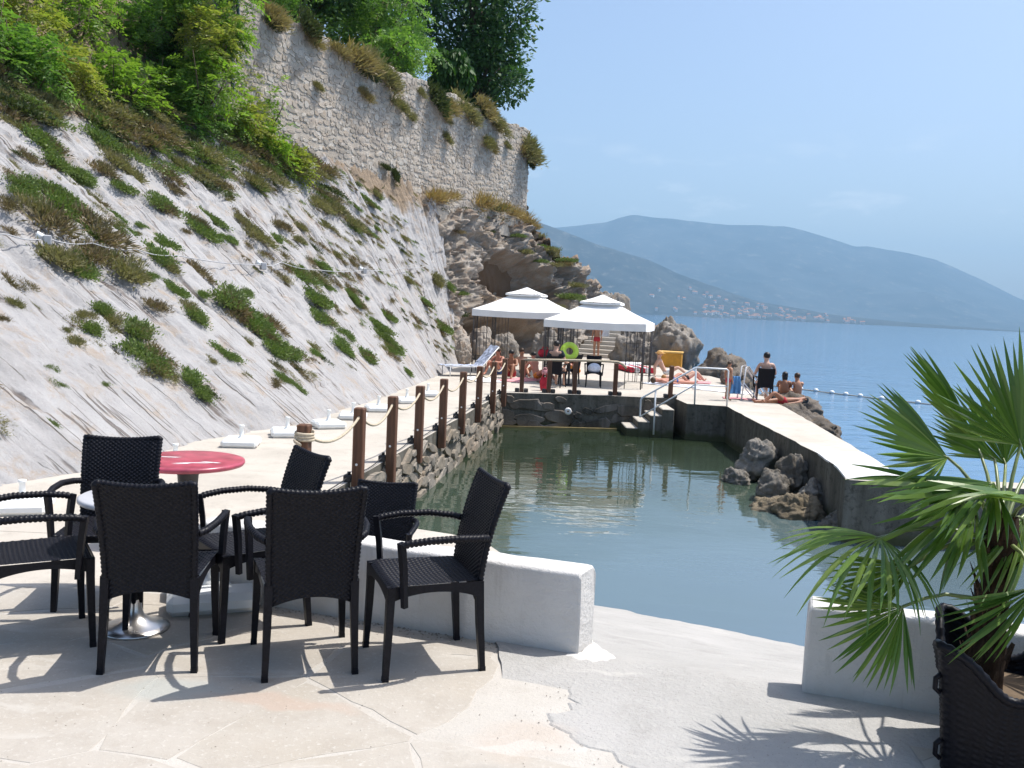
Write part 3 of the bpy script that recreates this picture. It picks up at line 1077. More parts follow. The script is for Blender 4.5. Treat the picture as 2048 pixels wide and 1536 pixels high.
soilc = sstep(.86, 1.02, V_ + fbm(Q*.7, 3)*.18)*.85 + np.clip(-disp-.9, 0, 1)*.6*0
soilc = np.clip(np.maximum(soilc, (1-sstep(.0, .9, ((U_-.28)/.15)**2+((V_-.40)/.22)**2+fbm(Q, 3)*.6))*.6), 0, 1)
mec = grid_mesh("cliff", P, False); add_attr(mec, soilc)
cliff = tag(obj("cliff", mec, m_cliff), kind='structure')
CLIFF_BVH = BVHTree.FromPolygons([tuple(x) for x in P[::2, ::2].reshape(-1, 3)],
    [(i*P[::2, ::2].shape[1]+j, (i+1)*P[::2, ::2].shape[1]+j, (i+1)*P[::2, ::2].shape[1]+j+1, i*P[::2, ::2].shape[1]+j+1)
     for i in range(P[::2, ::2].shape[0]-1) for j in range(P[::2, ::2].shape[1]-1)])

# ------------------------------------------------------------------ stone retaining wall on top of the slope
sw0, sw1 = Vector((-8.45, 24.3, 0)), Vector((.30, 44.2, 0))
ax = (sw1-sw0).normalized(); outw = Vector((ax.y, -ax.x, 0)); WL = (sw1-sw0).length
stone_wall = thing("stone_wall", "high rubble stone retaining wall with tufts growing from it above the rock slope", "wall", (sw0.x, sw0.y, 5.6))
mb = MB()
def wtop(x): return 9.72 + .36*x/WL + .05*math.sin(x*1.9) + .04*math.sin(x*5.1+1)
prof = [k/60*WL for k in range(61)]
vs, fs = [], []
for x in prof:
    for off, z in ((0, 5.0-5.6), (0, wtop(x)-.05-5.6), (-.75, wtop(x)-.05-5.6), (-.75, 5.0-5.6)):
        p = ax*x + outw*off
        vs.append((p.x, p.y, z))
for k in range(60):
    a, c = 4*k, 4*k+4
    fs += [(a, c, c+1, a+1), (a+1, c+1, c+2, a+2), (a+2, c+2, c+3, a+3)]
fs.append((240, 243, 242, 241)); fs.append((0, 1, 2, 3))
mb.add(vs, fs)
mb.build("mortar_core", m_mortar2, stone_wall)
masonry(stone_wall, (sw0.x, sw0.y), (ax.x, ax.y), WL-.02, 5.5, 10.0, .21, .13, .026, m_stone, 21, tight=1.0, nparts=285, zfun=wtop)
# coping stones along the crest
rc = random.Random(9)
x = 0.0
mbc = MB()
while x < WL-.1:
    w_ = rc.uniform(.22, .5); h_ = rc.uniform(.08, .16)
    M = Matrix.Translation(ax*(x+w_/2) + outw*(-.37) + Vector((0, 0, wtop(x)-5.6))) @ Matrix((ax, -outw, Vector((0,0,1)))).transposed().to_4x4() @ Matrix.Rotation(rc.uniform(-.06,.06), 4, 'Y')
    mbc.box((-w_/2, -.40, -.08), (w_/2, .40, h_-.03), M, .03)
    x += w_*1.01
o = mbc.build("coping", m_stone, stone_wall); o['kind'] = 'stuff'
# end return, outward stones on the corner
masonry(stone_wall, (.30, 44.2), (-ax.y, ax.x), .75, 5.5, 10.0, .3, .2, .05, m_stone, 22, nparts=0)
SLOPE_TUFTS= [(-8.39,15.42,3.15,0.34,0.34,'g'),(-8.06,16.12,3.13,0.8,0.44,'g'),(-7.85,15.23,2.69,0.92,0.5,'b'),(-7.48,16.04,2.66,0.97,0.44,'b'),(-7.16,15.29,2.2,0.51,0.51,'b'),(-7.2,14.59,2.01,0.81,0.44,'o'),(-6.72,15.58,1.95,0.78,0.47,'o'),(-7.49,19.12,3.4,0.63,0.42,'g'),(-7.65,17.26,3.07,0.28,0.19,'g'),(-7.41,17.03,2.83,0.33,0.28,'g'),(-7.25,17.33,2.77,0.19,0.19,'o'),(-7.36,17.66,2.94,0.19,0.19,'g'),(-6.98,17.93,2.69,0.44,0.35,'g'),(-6.97,19.01,2.94,0.19,0.19,'b'),(-6.97,19.77,3.13,0.87,0.38,'g'),(-7.04,20.74,3.46,0.68,0.28,'g'),(-6.55,20.47,2.94,0.34,0.28,'g'),(-6.43,21.82,3.18,0.96,0.3,'o'),(-6.63,16.96,2.2,0.8,0.33,'g'),(-6.51,16.18,1.95,0.22,0.2,'g'),(-6.21,16.42,1.76,0.45,0.23,'g'),(-6.31,17.95,2.14,0.5,0.25,'b'),(-5.73,16.03,1.33,0.53,0.31,'g'),(-5.91,17.1,1.65,0.24,0.21,'g'),(-6.09,15.33,1.41,0.38,0.3,'b'),(-5.6,17.57,1.49,0.73,0.58,'g'),(-5.31,17.37,1.22,0.31,0.29,'b'),(-5.1,17.74,1.11,0.89,0.44,'g'),(-6.56,13.72,1.27,0.29,0.23,'o'),(-6.54,14.23,1.41,0.39,0.28,'g'),(-6.39,13.58,1.11,0.34,0.3,'g'),(-6.29,14.19,1.22,0.32,0.28,'o'),(-6.18,14.02,1.08,0.28,0.23,'o'),(-5.92,14.3,0.97,0.56,0.4,'g'),(-5.61,13.79,0.59,0.69,0.38,'g'),(-5.41,14.03,0.51,0.3,0.25,'g'),(-6.26,12.89,0.86,0.27,0.2,'o'),(-6.5,13.08,1.08,0.16,0.12,'o'),(-6.09,11.94,0.59,0.15,0.12,'g'),(-5.91,11.72,0.43,0.16,0.13,'g'),(-5.64,12.52,0.34,0.13,0.1,'g'),(-4.97,15.49,0.62,0.39,0.24,'g'),(-5.02,14.17,0.26,0.47,0.28,'g'),(-5.04,15.11,0.56,0.21,0.15,'o'),(-5.94,13.44,0.73,0.15,0.13,'b'),(-4.94,16.84,0.83,0.24,0.15,'o'),(-7.38,13.09,1.74,0.3,0.19,'b'),(-7.0,12.67,1.38,0.3,0.13,'o'),(-7.99,14.28,2.5,0.2,0.16,'b'),(-8.34,14.83,2.94,0.41,0.24,'b'),(-5.6,18.89,1.74,0.31,0.19,'g'),(-6.91,12.14,1.22,0.2,0.15,'b'),(-6.04,22.8,3.07,0.44,0.4,'g'),(-6.19,23.74,3.51,0.47,0.42,'b'),(-5.79,23.97,3.15,0.37,0.32,'o'),(-5.96,27.07,4.49,0.74,0.48,'o'),(-5.64,27.63,4.33,0.91,0.52,'o'),(-5.25,28.13,4.03,0.93,0.46,'o'),(-4.91,28.76,3.84,0.57,0.32,'g'),(-6.75,21.78,3.48,0.48,0.22,'o'),(-5.22,22.25,2.12,0.74,0.47,'g'),(-5.52,22.05,2.36,0.49,0.32,'o'),(-4.9,21.84,1.71,0.73,0.48,'g'),(-4.47,21.1,1.16,0.64,0.4,'g'),(-5.22,24.05,2.55,0.48,0.37,'g'),(-5.13,22.99,2.2,0.51,0.33,'o'),(-4.82,23.35,1.95,0.36,0.26,'g'),(-4.49,24.42,1.84,0.54,0.24,'g'),(-4.23,24.39,1.54,0.57,0.27,'g'),(-3.7,26.15,1.33,0.55,0.32,'g'),(-4.02,21.79,0.83,0.42,0.34,'g'),(-3.98,20.67,0.62,0.57,0.32,'g'),(-3.71,24.55,1.0,0.65,0.38,'g'),(-3.45,24.28,0.64,0.65,0.38,'g'),(-3.2,24.12,0.34,0.54,0.38,'g'),(-3.45,21.71,0.26,0.66,0.34,'g'),(-2.8,23.86,-0.15,0.37,0.19,'g'),(-4.16,18.97,0.51,0.32,0.17,'g'),(-4.32,17.87,0.48,0.44,0.4,'g'),(-4.92,17.64,0.94,0.69,0.39,'g'),(-4.69,17.48,0.73,0.58,0.35,'g'),(-4.48,17.33,0.53,0.48,0.31,'g'),(-4.97,18.53,1.14,0.47,0.27,'b'),(-4.19,16.45,0.18,0.37,0.18,'g'),(-4.04,16.59,0.07,0.33,0.17,'g'),(-4.22,16.06,0.15,0.23,0.2,'b'),(-4.55,15.43,0.29,0.26,0.12,'o'),(-5.34,29.14,4.66,0.35,0.29,'g'),(-5.09,30.46,5.01,0.6,0.3,'g'),(-4.9,31.39,5.28,0.55,0.38,'o'),(-4.7,30.09,4.14,0.43,0.2,'g'),(-4.02,32.02,3.97,0.39,0.28,'o'),(-3.66,30.18,2.42,0.53,0.23,'o'),(-3.04,33.51,2.55,0.74,0.63,'o'),(-2.65,35.25,2.45,0.7,0.31,'g'),(-3.21,30.75,1.79,0.68,0.24,'g'),(-2.61,31.98,0.92,0.75,0.53,'g'),(-4.2,25.42,1.76,0.2,0.17,'g'),(-3.77,27.4,1.74,0.27,0.21,'b'),(-4.8,26.31,2.75,0.32,0.26,'b'),(-5.63,26.5,3.84,0.47,0.32,'o'),(-5.95,24.87,3.62,0.41,0.25,'o'),(-5.13,25.67,2.94,0.45,0.31,'o'),(-5.46,22.76,2.47,0.3,0.23,'g'),(-4.91,14.08,0.15,0.39,0.25,'g'),(-5.49,10.78,-0.01,0.22,0.08,'g'),(-9.97,19.27,5.53,0.63,0.31,'o'),(-9.49,20.13,5.42,1.21,0.49,'g'),(-9.05,19.7,4.9,0.97,0.43,'g'),(-8.54,19.27,4.33,0.74,0.38,'o'),(-9.33,17.7,4.52,1.06,0.39,'g'),(-8.89,17.28,4.06,0.66,0.34,'g'),(-9.6,17.54,4.68,0.48,0.34,'o'),(-8.57,17.63,3.89,0.54,0.33,'g'),(-8.56,15.72,3.37,0.52,0.38,'g'),(-8.22,16.3,3.29,0.54,0.39,'g'),(-7.96,16.22,3.07,0.45,0.36,'g'),(-8.1,18.53,3.76,0.43,0.37,'g'),(-8.16,19.34,4.03,0.64,0.28,'o'),(-8.59,21.32,5.04,0.93,0.42,'g'),(-9.07,21.23,5.45,0.81,0.42,'g'),(-8.89,21.6,5.42,0.71,0.4,'g'),(-8.4,22.33,5.23,0.73,0.37,'g'),(-8.26,22.96,5.34,0.63,0.33,'g'),(-7.99,20.72,4.3,0.5,0.39,'b'),(-7.63,19.38,3.59,0.47,0.36,'g'),(-8.0,21.6,4.6,0.59,0.4,'o'),(-7.77,22.25,4.6,0.54,0.37,'o'),(-7.86,23.22,5.04,0.63,0.43,'o'),(-7.22,22.45,4.14,0.59,0.27,'g'),(-7.08,24.39,4.68,0.67,0.56,'o'),(-7.71,25.08,5.67,0.6,0.49,'b'),(-7.34,25.75,5.56,0.65,0.48,'b'),(-7.03,25.62,5.15,0.56,0.48,'g'),(-6.83,26.39,5.26,0.58,0.43,'g'),(-7.53,22.29,4.38,0.54,0.37,'b'),(-7.75,20.52,4.03,0.45,0.29,'b'),(-8.11,17.33,3.46,0.38,0.25,'o'),(-9.7,18.79,5.15,0.61,0.35,'o'),(-8.99,16.69,3.97,0.37,0.27,'b'),(-8.46,18.46,4.03,0.51,0.34,'b')]
WALL_TUFTS= [(-7.52,26.41,9.56,0.78,0.57,'s'),(-6.8,28.05,9.85,0.53,0.91,'d'),(-6.59,28.53,9.48,0.46,0.4,'s'),(-6.09,29.66,9.54,0.58,0.48,'s'),(-5.67,30.63,9.5,1.0,0.83,'s'),(-5.01,32.13,9.47,0.8,0.98,'o'),(-6.47,28.79,8.22,0.34,0.28,'o'),(-5.46,31.09,8.53,0.44,0.44,'s'),(-4.55,33.16,8.69,0.58,0.61,'o'),(-3.98,34.45,9.49,0.41,0.41,'o'),(-3.52,35.52,9.44,0.66,1.08,'d'),(-3.12,36.41,9.48,0.67,0.51,'s'),(-4.19,33.98,8.43,0.44,0.41,'o'),(-3.09,36.49,8.95,0.44,0.4,'o'),(-2.42,38.0,9.57,0.83,0.91,'o'),(-1.95,39.08,9.99,0.93,0.85,'s'),(-1.39,40.34,9.77,0.75,0.88,'o'),(-1.66,39.74,8.74,0.78,0.61,'o'),(-3.06,36.55,8.22,0.4,0.48,'o'),(-0.82,41.63,8.99,0.41,0.36,'o'),(0.03,43.56,9.18,1.05,1.33,'o'),(0.38,44.36,8.57,0.39,0.63,'d'),(-6.52,28.68,5.94,0.34,0.28,'d'),(-5.92,30.04,5.86,0.36,0.36,'d'),(-4.86,32.46,6.44,0.32,0.32,'d'),(-4.65,32.93,6.22,0.22,0.5,'d'),(-5.04,32.06,5.5,0.46,0.35,'d')]
# ------------------------------------------------------------------ far hills, village, haze
def ridge_mesh(name, prof, dist, shore, mat, seed, rough, ncol=260, nrow=60):
    """prof: list of (x offset per metre of distance, height in metres) along the crest"""
    px = np.array([p[0] for p in prof]); pz = np.array([p[1] for p in prof])
    a = np.linspace(px[0], px[-1], ncol)
    zc = np.interp(a, px, pz)
    P = np.zeros((ncol, nrow, 3))
    for j in range(nrow):
        w = j/(nrow-1)
        if w < .75:
            t = w/.75
            D = shore + (dist-shore)*t
            z = zc*(t**1.15)
        else:
            t = (w-.75)/.25
            D = dist*(1+.35*t); z = zc*(1-t*t)-20*t
        P[:, j, 0] = a*D; P[:, j, 1] = D; P[:, j, 2] = z-1.4
    q = P/np.array([rough, rough, rough*2])
    env = np.clip(P[..., 2]/200, 0, 1)*(1-.85*np.exp(-((P[..., 1]-dist)/(.16*dist))**2))
    P[..., 2] += (ridged(q+seed, 5)-.35)*150*env + fbm(q*3+seed, 4)*14*np.clip(P[..., 2]/60, 0, 1)
    P[:, 0, 2] = -8
    return tag(obj(name, grid_mesh(name, P), mat), kind='structure')

m_hill = mk_hill("haze_tinted_scrub", (.025,.05,.072), (.052,.076,.098), .0022)  # scrub tone shifted to blue, distance haze mixed into the colour
m_hill2 = mk_hill("haze_tinted_scrub_near", (.018,.036,.05), (.045,.06,.07), .004)  # nearer ridge, haze blue put into its colour as well
far = [(-.35,.055),(-.1,.075),(.0,.086),(.04,.090),(.07,.0935),(.095,.0975),(.11,.1035),(.1255,.1075),(.145,.106),(.17,.1055),(.19,.1035),(.21,.1015),(.231,.101),(.26,.1025),(.287,.1025),(.30,.101),(.32,.0965),(.345,.091),(.37,.0845),(.385,.0855),(.40,.0835),(.43,.0795),(.459,.0735),(.487,.0635),(.52,.051),(.569,.0315),(.62,.012),(.66,.0),(.70,-.004)]
ridge_mesh("far_hill", [(x, h*9000) for x, h in far], 9000, 6300, m_hill, 3.3, 1500)
near = [(-.4,.16),(-.1,.118),(.0,.099),(.022,.094),(.06,.083),(.087,.0735),(.115,.066),(.148,.057),(.176,.0445),(.209,.0345),(.24,.027),(.264,.0215),(.30,.0150),(.35,.010),(.40,.0065),(.45,.0038),(.52,.002),(.58,.0006),(.62,-.001)]
ridge_mesh("near_hill", [(x, h*5200) for x, h in near], 5200, 4300, m_hill2, 8.1, 800)
HILL_DG = [o for o in COL.objects if o.name.startswith("near_hill")]
hb = bpy.data.objects["near_hill"].data
HB = BVHTree.FromPolygons([v.co[:] for v in hb.vertices], [tuple(p.vertices) for p in hb.polygons])
m_house = simple("far_house_wall", (.72,.70,.66), .8, .2)
m_roof = simple("far_house_roof", (.36,.17,.10), .8, .2)
rv = random.Random(31)
def house_mesh(w, d, h):
    mb = MB(); mb.box((-w/2, -d/2, -6), (w/2, d/2, h))
    return mb.mesh("far_house")
hm = [house_mesh(16, 12, 9), house_mesh(11, 11, 12), house_mesh(22, 12, 8)]
rm = []
for w, d, h in ((16, 12, 9), (11, 11, 12), (22, 12, 8)):
    mb = MB(); mb.add([(-w/2-1,-d/2-1,h+.02),(w/2+1,-d/2-1,h+.02),(w/2+1,d/2+1,h+.02),(-w/2-1,d/2+1,h+.02),(-w/2,0,h+4),(w/2,0,h+4)],
                      [(0,1,5,4),(2,3,4,5),(0,4,3),(1,2,5)])
    r_ = mb.mesh("roof"); r_.materials.append(m_roof); rm.append(r_)
for m_ in hm: m_.materials.append(m_house)
for k in range(110):
    az = rv.triangular(.13, .42, .24)
    D = rv.uniform(4400, 4950) if rv.random() < .75 else rv.uniform(4330, 4450)
    hit = HB.ray_cast(Vector((az*D, D, 900)), Vector((0, 0, -1)))
    if hit[0] is None or hit[0].z < 0: continue
    i = rv.randrange(3)
    o = obj("far_house", hm[i], None, None, (hit[0].x, hit[0].y, hit[0].z))
    o.rotation_euler = (0, 0, rv.uniform(-.6, .6))
    tag(o, "tiny pale house of the village along the foot of the dark far hill", "house", "houses of the village on the far shore")
    r_ = obj("roof", rm[i], None, o)

mb = MB(); mb.box((-11100, -3100, -24), (11100, 12400, 1120))
hz = bpy.data.materials.new("haze_air"); hz.use_nodes = True
ht = hz.node_tree
for n in list(ht.nodes): ht.nodes.remove(n)
pv = ht.nodes.new("ShaderNodeVolumePrincipled")
pv.inputs["Color"].default_value = (.44, .72, 1.0, 1)
pv.inputs["Density"].default_value = 1.2e-4
pv.inputs["Anisotropy"].default_value = 0.0
hm_o = ht.nodes.new("ShaderNodeOutputMaterial")
ht.links.new(pv.outputs[0], hm_o.inputs["Volume"])
haze = tag(mb.build("haze", hz), kind='stuff')

# ------------------------------------------------------------------ plants
def rot_frames(n, rng, up=None, spread=1.0):
    d = rng.normal(size=(n, 3))
    if up is not None: d = d*spread + up
    d /= np.linalg.norm(d, axis=1, keepdims=True)
    a = rng.normal(size=(n, 3))
    s = np.cross(d, a); s /= np.linalg.norm(s, axis=1, keepdims=True)
    return d, s

def leaf_quads(c, d, s, L, Wd):
    """rhombic leaves: c base, d along, s across"""
    L = np.asarray(L).reshape(-1, 1); Wd = np.asarray(Wd).reshape(-1, 1)
    nrm = np.cross(d, s)
    p0 = c; p1 = c + d*L*.45 + s*Wd*.5 + nrm*L*.06; p2 = c + d*L; p3 = c + d*L*.45 - s*Wd*.5 + nrm*L*.06
    V = np.stack([p0, p1, p2, p3], 1).reshape(-1, 3)
    F = np.arange(len(V)).reshape(-1, 4)
    return V, F

def join(parts):
    Vs, Fs, b = [], [], 0
    for V, F in parts:
        Vs.append(V); Fs.append(F+b); b += len(V)
    return np.concatenate(Vs), np.concatenate(Fs)

def tuft_mesh(name, seed, n=260, blade=.28, wd=.035, flat=.5, mat=None):
    """cushion of short stems filling an ellipsoid of radius 1, growing along +Z"""
    rng = np.random.RandomState(seed)
    lob = rng.normal(size=(6, 3))*np.array([.40, .40, .10])
    k = rng.randint(0, 6, n)
    off = rng.normal(size=(n, 3))*np.array([.24, .24, .14])
    c = lob[k] + off
    c[:, 2] = np.abs(c[:, 2])*flat + rng.rand(n)*.20*flat*2
    r = np.linalg.norm(c[:, :2], axis=1)
    up = np.stack([c[:, 0]*.9, c[:, 1]*.9, np.full(n, .9)], -1)
    d, s = rot_frames(n, rng, up, .55)
    V, F = leaf_quads(c, d, s, blade*rng.uniform(.6, 1.4, n), wd*rng.uniform(.7, 1.4, n))
    me = mesh_np(name, V, F)
    if mat: me.materials.append(mat)
    return me

lm_green = leafmat("cushion_green", [(.11,.18,.042), (.15,.225,.06), (.20,.265,.08), (.15,.18,.065)], .25)
lm_olive = leafmat("dry_olive", [(.19,.175,.075), (.23,.21,.10), (.15,.165,.06), (.30,.255,.14)], .25)
lm_brown = leafmat("dead_brown", [(.24,.165,.10), (.19,.125,.07), (.31,.235,.145), (.15,.14,.07)], .2)
lm_straw = leafmat("dry_straw", [(.34,.25,.115), (.27,.20,.09), (.22,.19,.08), (.40,.31,.16)], .25)
lm_dark = leafmat("dark_scrub", [(.05,.075,.026), (.075,.095,.035), (.10,.105,.04), (.04,.06,.022)], .25)
lm_gold = leafmat("gold_grass", [(.40,.25,.10), (.33,.20,.08), (.28,.22,.09), (.42,.31,.15)], .25)
TM = {}
for key, mt, nm in (('g', lm_green, 'cushion_plant'), ('o', lm_olive, 'dry_tuft'), ('b', lm_brown, 'withered_tuft'), ('s', lm_straw, 'straw_tuft'), ('d', lm_dark, 'scrub_tuft'), ('k', lm_gold, 'grass_tuft')):
    TM[key] = [tuft_mesh(nm, 40+7*i+ord(key), {'g': 2200, 'o': 1300, 'b': 650, 's': 1100, 'd': 1200, 'k': 700}[key],
               {'g': .135, 'o': .24, 'b': .34, 's': .34, 'd': .22, 'k': .60}[key], {'g': .062, 'o': .045, 'b': .05, 's': .045, 'd': .075, 'k': .04}[key], .5, mt) for i in range(5)]
KIND = {'g': ('cushion_plant', 'green cushion plant', 'plant'), 'o': ('dry_tuft', 'dry olive tuft', 'plant'), 'b': ('withered_tuft', 'withered brown tuft', 'plant'),
        's': ('straw_tuft', 'straw tuft', 'plant'), 'd': ('scrub_tuft', 'dark scrub tuft', 'plant'), 'k': ('grass_tuft', 'golden grass tuft', 'grass')}
rt = random.Random(77)
SLOPE_N = Vector((.74, -.10, .66)).normalized()
def place_tuft(kind, pos, a, b, nrm, along, label, group, hgt=None):
    me = rt.choice(TM[kind])
    o = obj(KIND[kind][0], me)
    al = (along - nrm*along.dot(nrm)).normalized()
    sd_ = nrm.cross(al)
    j = rt.choice((-1, 1))
    M = Matrix((al*j, sd_*j, nrm)).transposed()
    h = hgt if hgt else min(a, b)*.55
    S = Matrix.Diagonal((a*.5, b*.5, h*.9))
    o.matrix_world = Matrix.Translation(pos) @ (M @ S).to_4x4()
    bpy_grp = KIND[kind][1] + "s " + ("on the ridge" if "ridge" in label else "on the stone wall" if "wall" in label else "on the rock slope")
    tag(o, label, KIND[kind][2], bpy_grp)
    PLANTS.append((o, label))
    return o
UPV = Vector((0, 0, 1))
PLANTS = []
def name_plants():
    """every plant gets a label of its own; up to four of the same look in the same spot are told apart from left to right"""
    by = {}
    for o, lab in PLANTS: by.setdefault(lab, []).append(o)
    for lab, lst in by.items():
        lst.sort(key=lambda o: o.matrix_world.translation.x/o.matrix_world.translation.y)
        w = {1: [""], 2: [", left one", ", right one"], 3: [", left one", ", middle one", ", right one"],
             4: [", leftmost", ", second from left", ", second from right", ", rightmost"],
             5: [", leftmost", ", second from left", ", middle one", ", second from right", ", rightmost"],
             6: [", leftmost", ", second from left", ", third from left", ", third from right", ", second from right", ", rightmost"]}.get(len(lst), [""]*len(lst))
        for o, q in zip(lst, w):
            t_ = lab + q
            o['label'] = t_ if len(t_.split()) <= 16 else t_.replace('the slope', 'slope').replace('the stone', 'stone').replace('above the', 'above')
def zone(p):
    if p.z > 4.6: w = "under the shrubs"
    elif p.z > 3.3: w = "on the upper slope"
    elif p.z > 2.0: w = "near the slope cable"
    elif p.z > .9: w = "midway up the slope"
    else: w = "low on the slope"
    y = p.y
    w += ", " + ("above the black chairs" if y < 14.9 else "above the red table" if y < 17 else "behind first post" if y < 20 else
                 "behind middle posts" if y < 24 else "behind far posts" if y < 29 else "next to the cliff")
    return w
BIG = {(284, 674): 0}
for (x, y, z, a, b, k) in SLOPE_TUFTS:
    p = Vector((x, y, z))
    hit = SLOPE_BVH.find_nearest(p)
    if hit[0] is None: continue
    pos = hit[0] - SLOPE_N*.03
    al = Vector((.72, -.1, -.70))
    sz = "large" if a > .85 else ("broad" if a > .6 else ("small" if a > .32 else "tiny"))
    lab = "%s %s %s" % (sz, KIND[k][1], zone(p))
    n = (SLOPE_N*.8 + UPV*.35).normalized()
    place_tuft(k, pos, a*1.25, b*2.0, n, al, lab, lab + " group", (a*b)**.5*.95)
    if max(a, b) > .5:       # a second clump of another growth beside the large ones
        kk2 = rt.choice('ogb' if k == 'g' else 'go')
        q = pos + al*rt.uniform(-.3, .3)*a + Vector((0, 1, 0))*rt.uniform(-.3, .3)*b
        h2 = SLOPE_BVH.find_nearest(q)
        lab2 = "%s by bigger plant %s" % (KIND[kk2][1], zone(p))
        place_tuft(kk2, h2[0]-SLOPE_N*.03, a*.8, b*1.3, n, al, lab2, lab2 + " group", (a*b)**.5*.75)
# rough growth under the shrubs, too thick to count
def scatter_stuff(name, pts, kinds, sc, seed, label):
    rng = np.random.RandomState(seed)
    groups = {}
    for (p, n) in pts:
        groups.setdefault(kinds[rng.randint(len(kinds))], []).append((p, n))
    for k, lst in groups.items():
        parts = []
        for p, n in lst:
            me = TM[k][rng.randint(5)]
            V = np.empty(len(me.vertices)*3, np.float32); me.vertices.foreach_get('co', V); V = V.reshape(-1, 3)[:4*420].copy()
            s = sc*rng.uniform(.6, 1.4)
            th = rng.uniform(0, 6.28)
            R = np.array(Quaternion(Vector((0,0,1)), th).to_matrix())
            Q = np.array(UPV.rotation_difference(Vector(n)).to_matrix())
            V = (V*np.array([s, s, s*.8])) @ R.T @ Q.T + np.array(p)
            parts.append((V, np.arange(len(V)).reshape(-1, 4)))
        V, F = join(parts)
        o = obj(name, mesh_np(name, V, F))
        o.data.materials.append(TM[k][0].materials[0])
        tag(o, None, None, None, 'stuff')
pts = []
rg = np.random.RandomState(3)
for k in range(330):
    s = rg.uniform(13, 29.5); v_ = np.clip(rg.beta(4, 2)*.62+.50, .4, 1.2)
    if s > 25.4 and v_ > .99: continue
    lim = .66 + .012*(s-13)
    if v_ < lim and rg.rand() < .8: continue
    if fbm(np.array([[s*.75, v_*2.2, 7.0]]), 2)[0] < -.12: continue
    p = slope_pt(np.array(s), np.array(v_))
    h = SLOPE_BVH.find_nearest(Vector(p))
    pts.append((h[0], (SLOPE_N*.6+UPV*.5).normalized()))
scatter_stuff("undergrowth", pts, "goobdog", .50, 5, "")
pts = []
for k in range(950):     # thin specks of growth in the joints
    s = rg.uniform(9, 34.5); v_ = rg.uniform(.08, .97)
    p = slope_pt(np.array(s), np.array(v_))
    h = SLOPE_BVH.find_nearest(Vector(p))
    if fbm(np.array([[s*.5, v_*3, 3.0]]), 3)[0] < .02: continue
    pts.append((h[0]-SLOPE_N*.03, (SLOPE_N*.8+UPV*.3).normalized()))
scatter_stuff("joint_growth", pts, "gobdoob", .19, 6, "")

# tufts hanging from the stone wall
WN = outw.copy()
def wzone(x, z):
    if x < -5.2: return "on the stone wall's near part"
    if x < -3.0: return "midway along the stone wall"
    if x < -1.2: return "on the stone wall under the big tree"
    return "by the stone wall's far corner"
for (x, y, z, a, b, k) in WALL_TUFTS:
    # onto the wall face
    t = (Vector((x, y, 0)) - Vector((sw0.x, sw0.y, 0))).dot(ax)
    pos = Vector((sw0.x, sw0.y, 0)) + ax*min(t, WL) + WN*.02 + UPV*z
    n = (WN*.75 + UPV*.5).normalized()
    sz = "large" if max(a, b) > .85 else ("mid-sized" if max(a, b) > .6 else "small")
    lab = "%s %s %s" % (sz, KIND[k][1], wzone(x, z))
    place_tuft(k, pos, a*1.9, b*1.25, n, ax, lab, lab + " group", max(a, b)*1.15)
    if max(a, b) > .7:
        k2 = 's' if k != 's' else 'd'
        lab = "%s beside a larger clump %s" % (KIND[k2][1], wzone(x, z))
        place_tuft(k2, pos - UPV*.25*b + ax*.4*a, a*1.2, b*.8, n, ax, lab, lab + " group", max(a, b)*.9)
# golden grass at the foot of the wall and along the ridge
GR = [(-3.77,36.0,5.86,'k',1.1),(-3.2,36.7,5.9,'k',.8),(-2.38,40.2,6.2,'k',1.5),(-2.0,41.0,6.1,'o',1.2),(-1.6,41.2,6.0,'k',1.2),(-.97,42.8,6.05,'k',1.0),(-.4,43.8,5.9,'k',1.0),(.2,44.6,5.7,'k',.9),(.6,45.2,5.5,'k',.8),
      (.95,45.4,5.2,'o',.9),(1.35,45.7,4.8,'g',.9),(1.6,45.9,4.6,'o',1.0),(1.9,46.1,4.3,'o',.9),(2.2,46.3,4.1,'g',.8),(2.5,46.5,3.9,'k',.6),(-3.4,36.6,5.5,'d',.6),(-2.7,38.4,5.7,'d',.7),(-1.95,40.6,5.5,'g',.7),(2.66,44.2,2.5,'g',.9),(2.9,44.6,2.4,'g',.6),(-1.2,42.0,5.6,'b',.8),
      (.3,44.3,6.5,'d',.5),(-2.4,37.4,4.6,'b',.5),(1.9,44.2,1.8,'o',.7),(-2.5,36.2,2.2,'g',.6),(.9,43.2,4.3,'o',.8),(1.4,43.8,3.6,'g',.6),(2.2,44.4,3.2,'o',.7),(-.2,42.6,5.0,'g',.6),(-1.4,40.0,4.9,'d',.5),(3.0,45.6,2.9,'o',.8),(3.6,46.6,2.2,'g',.6),(.4,41.6,3.0,'o',.5),(1.2,42.6,1.9,'g',.6),(-2.4,36.4,1.2,'d',.7)]
for (x, y, z, k, s_) in GR:
    h = CLIFF_BVH.find_nearest(Vector((x, y, z)))
    lab = "%s %s" % (KIND[k][1], ("on the ridge below the stone wall's corner" if z > 3.9 else "on the brown rock face behind the canopies") if x > 0 else "at the stone wall's foot above the cave")
    place_tuft(k, h[0], s_*1.5, s_*1.2, UPV, Vector((1, .6, -.1)), lab, lab + " group", s_*.75)

bpy.context.view_layer.update()
name_plants()
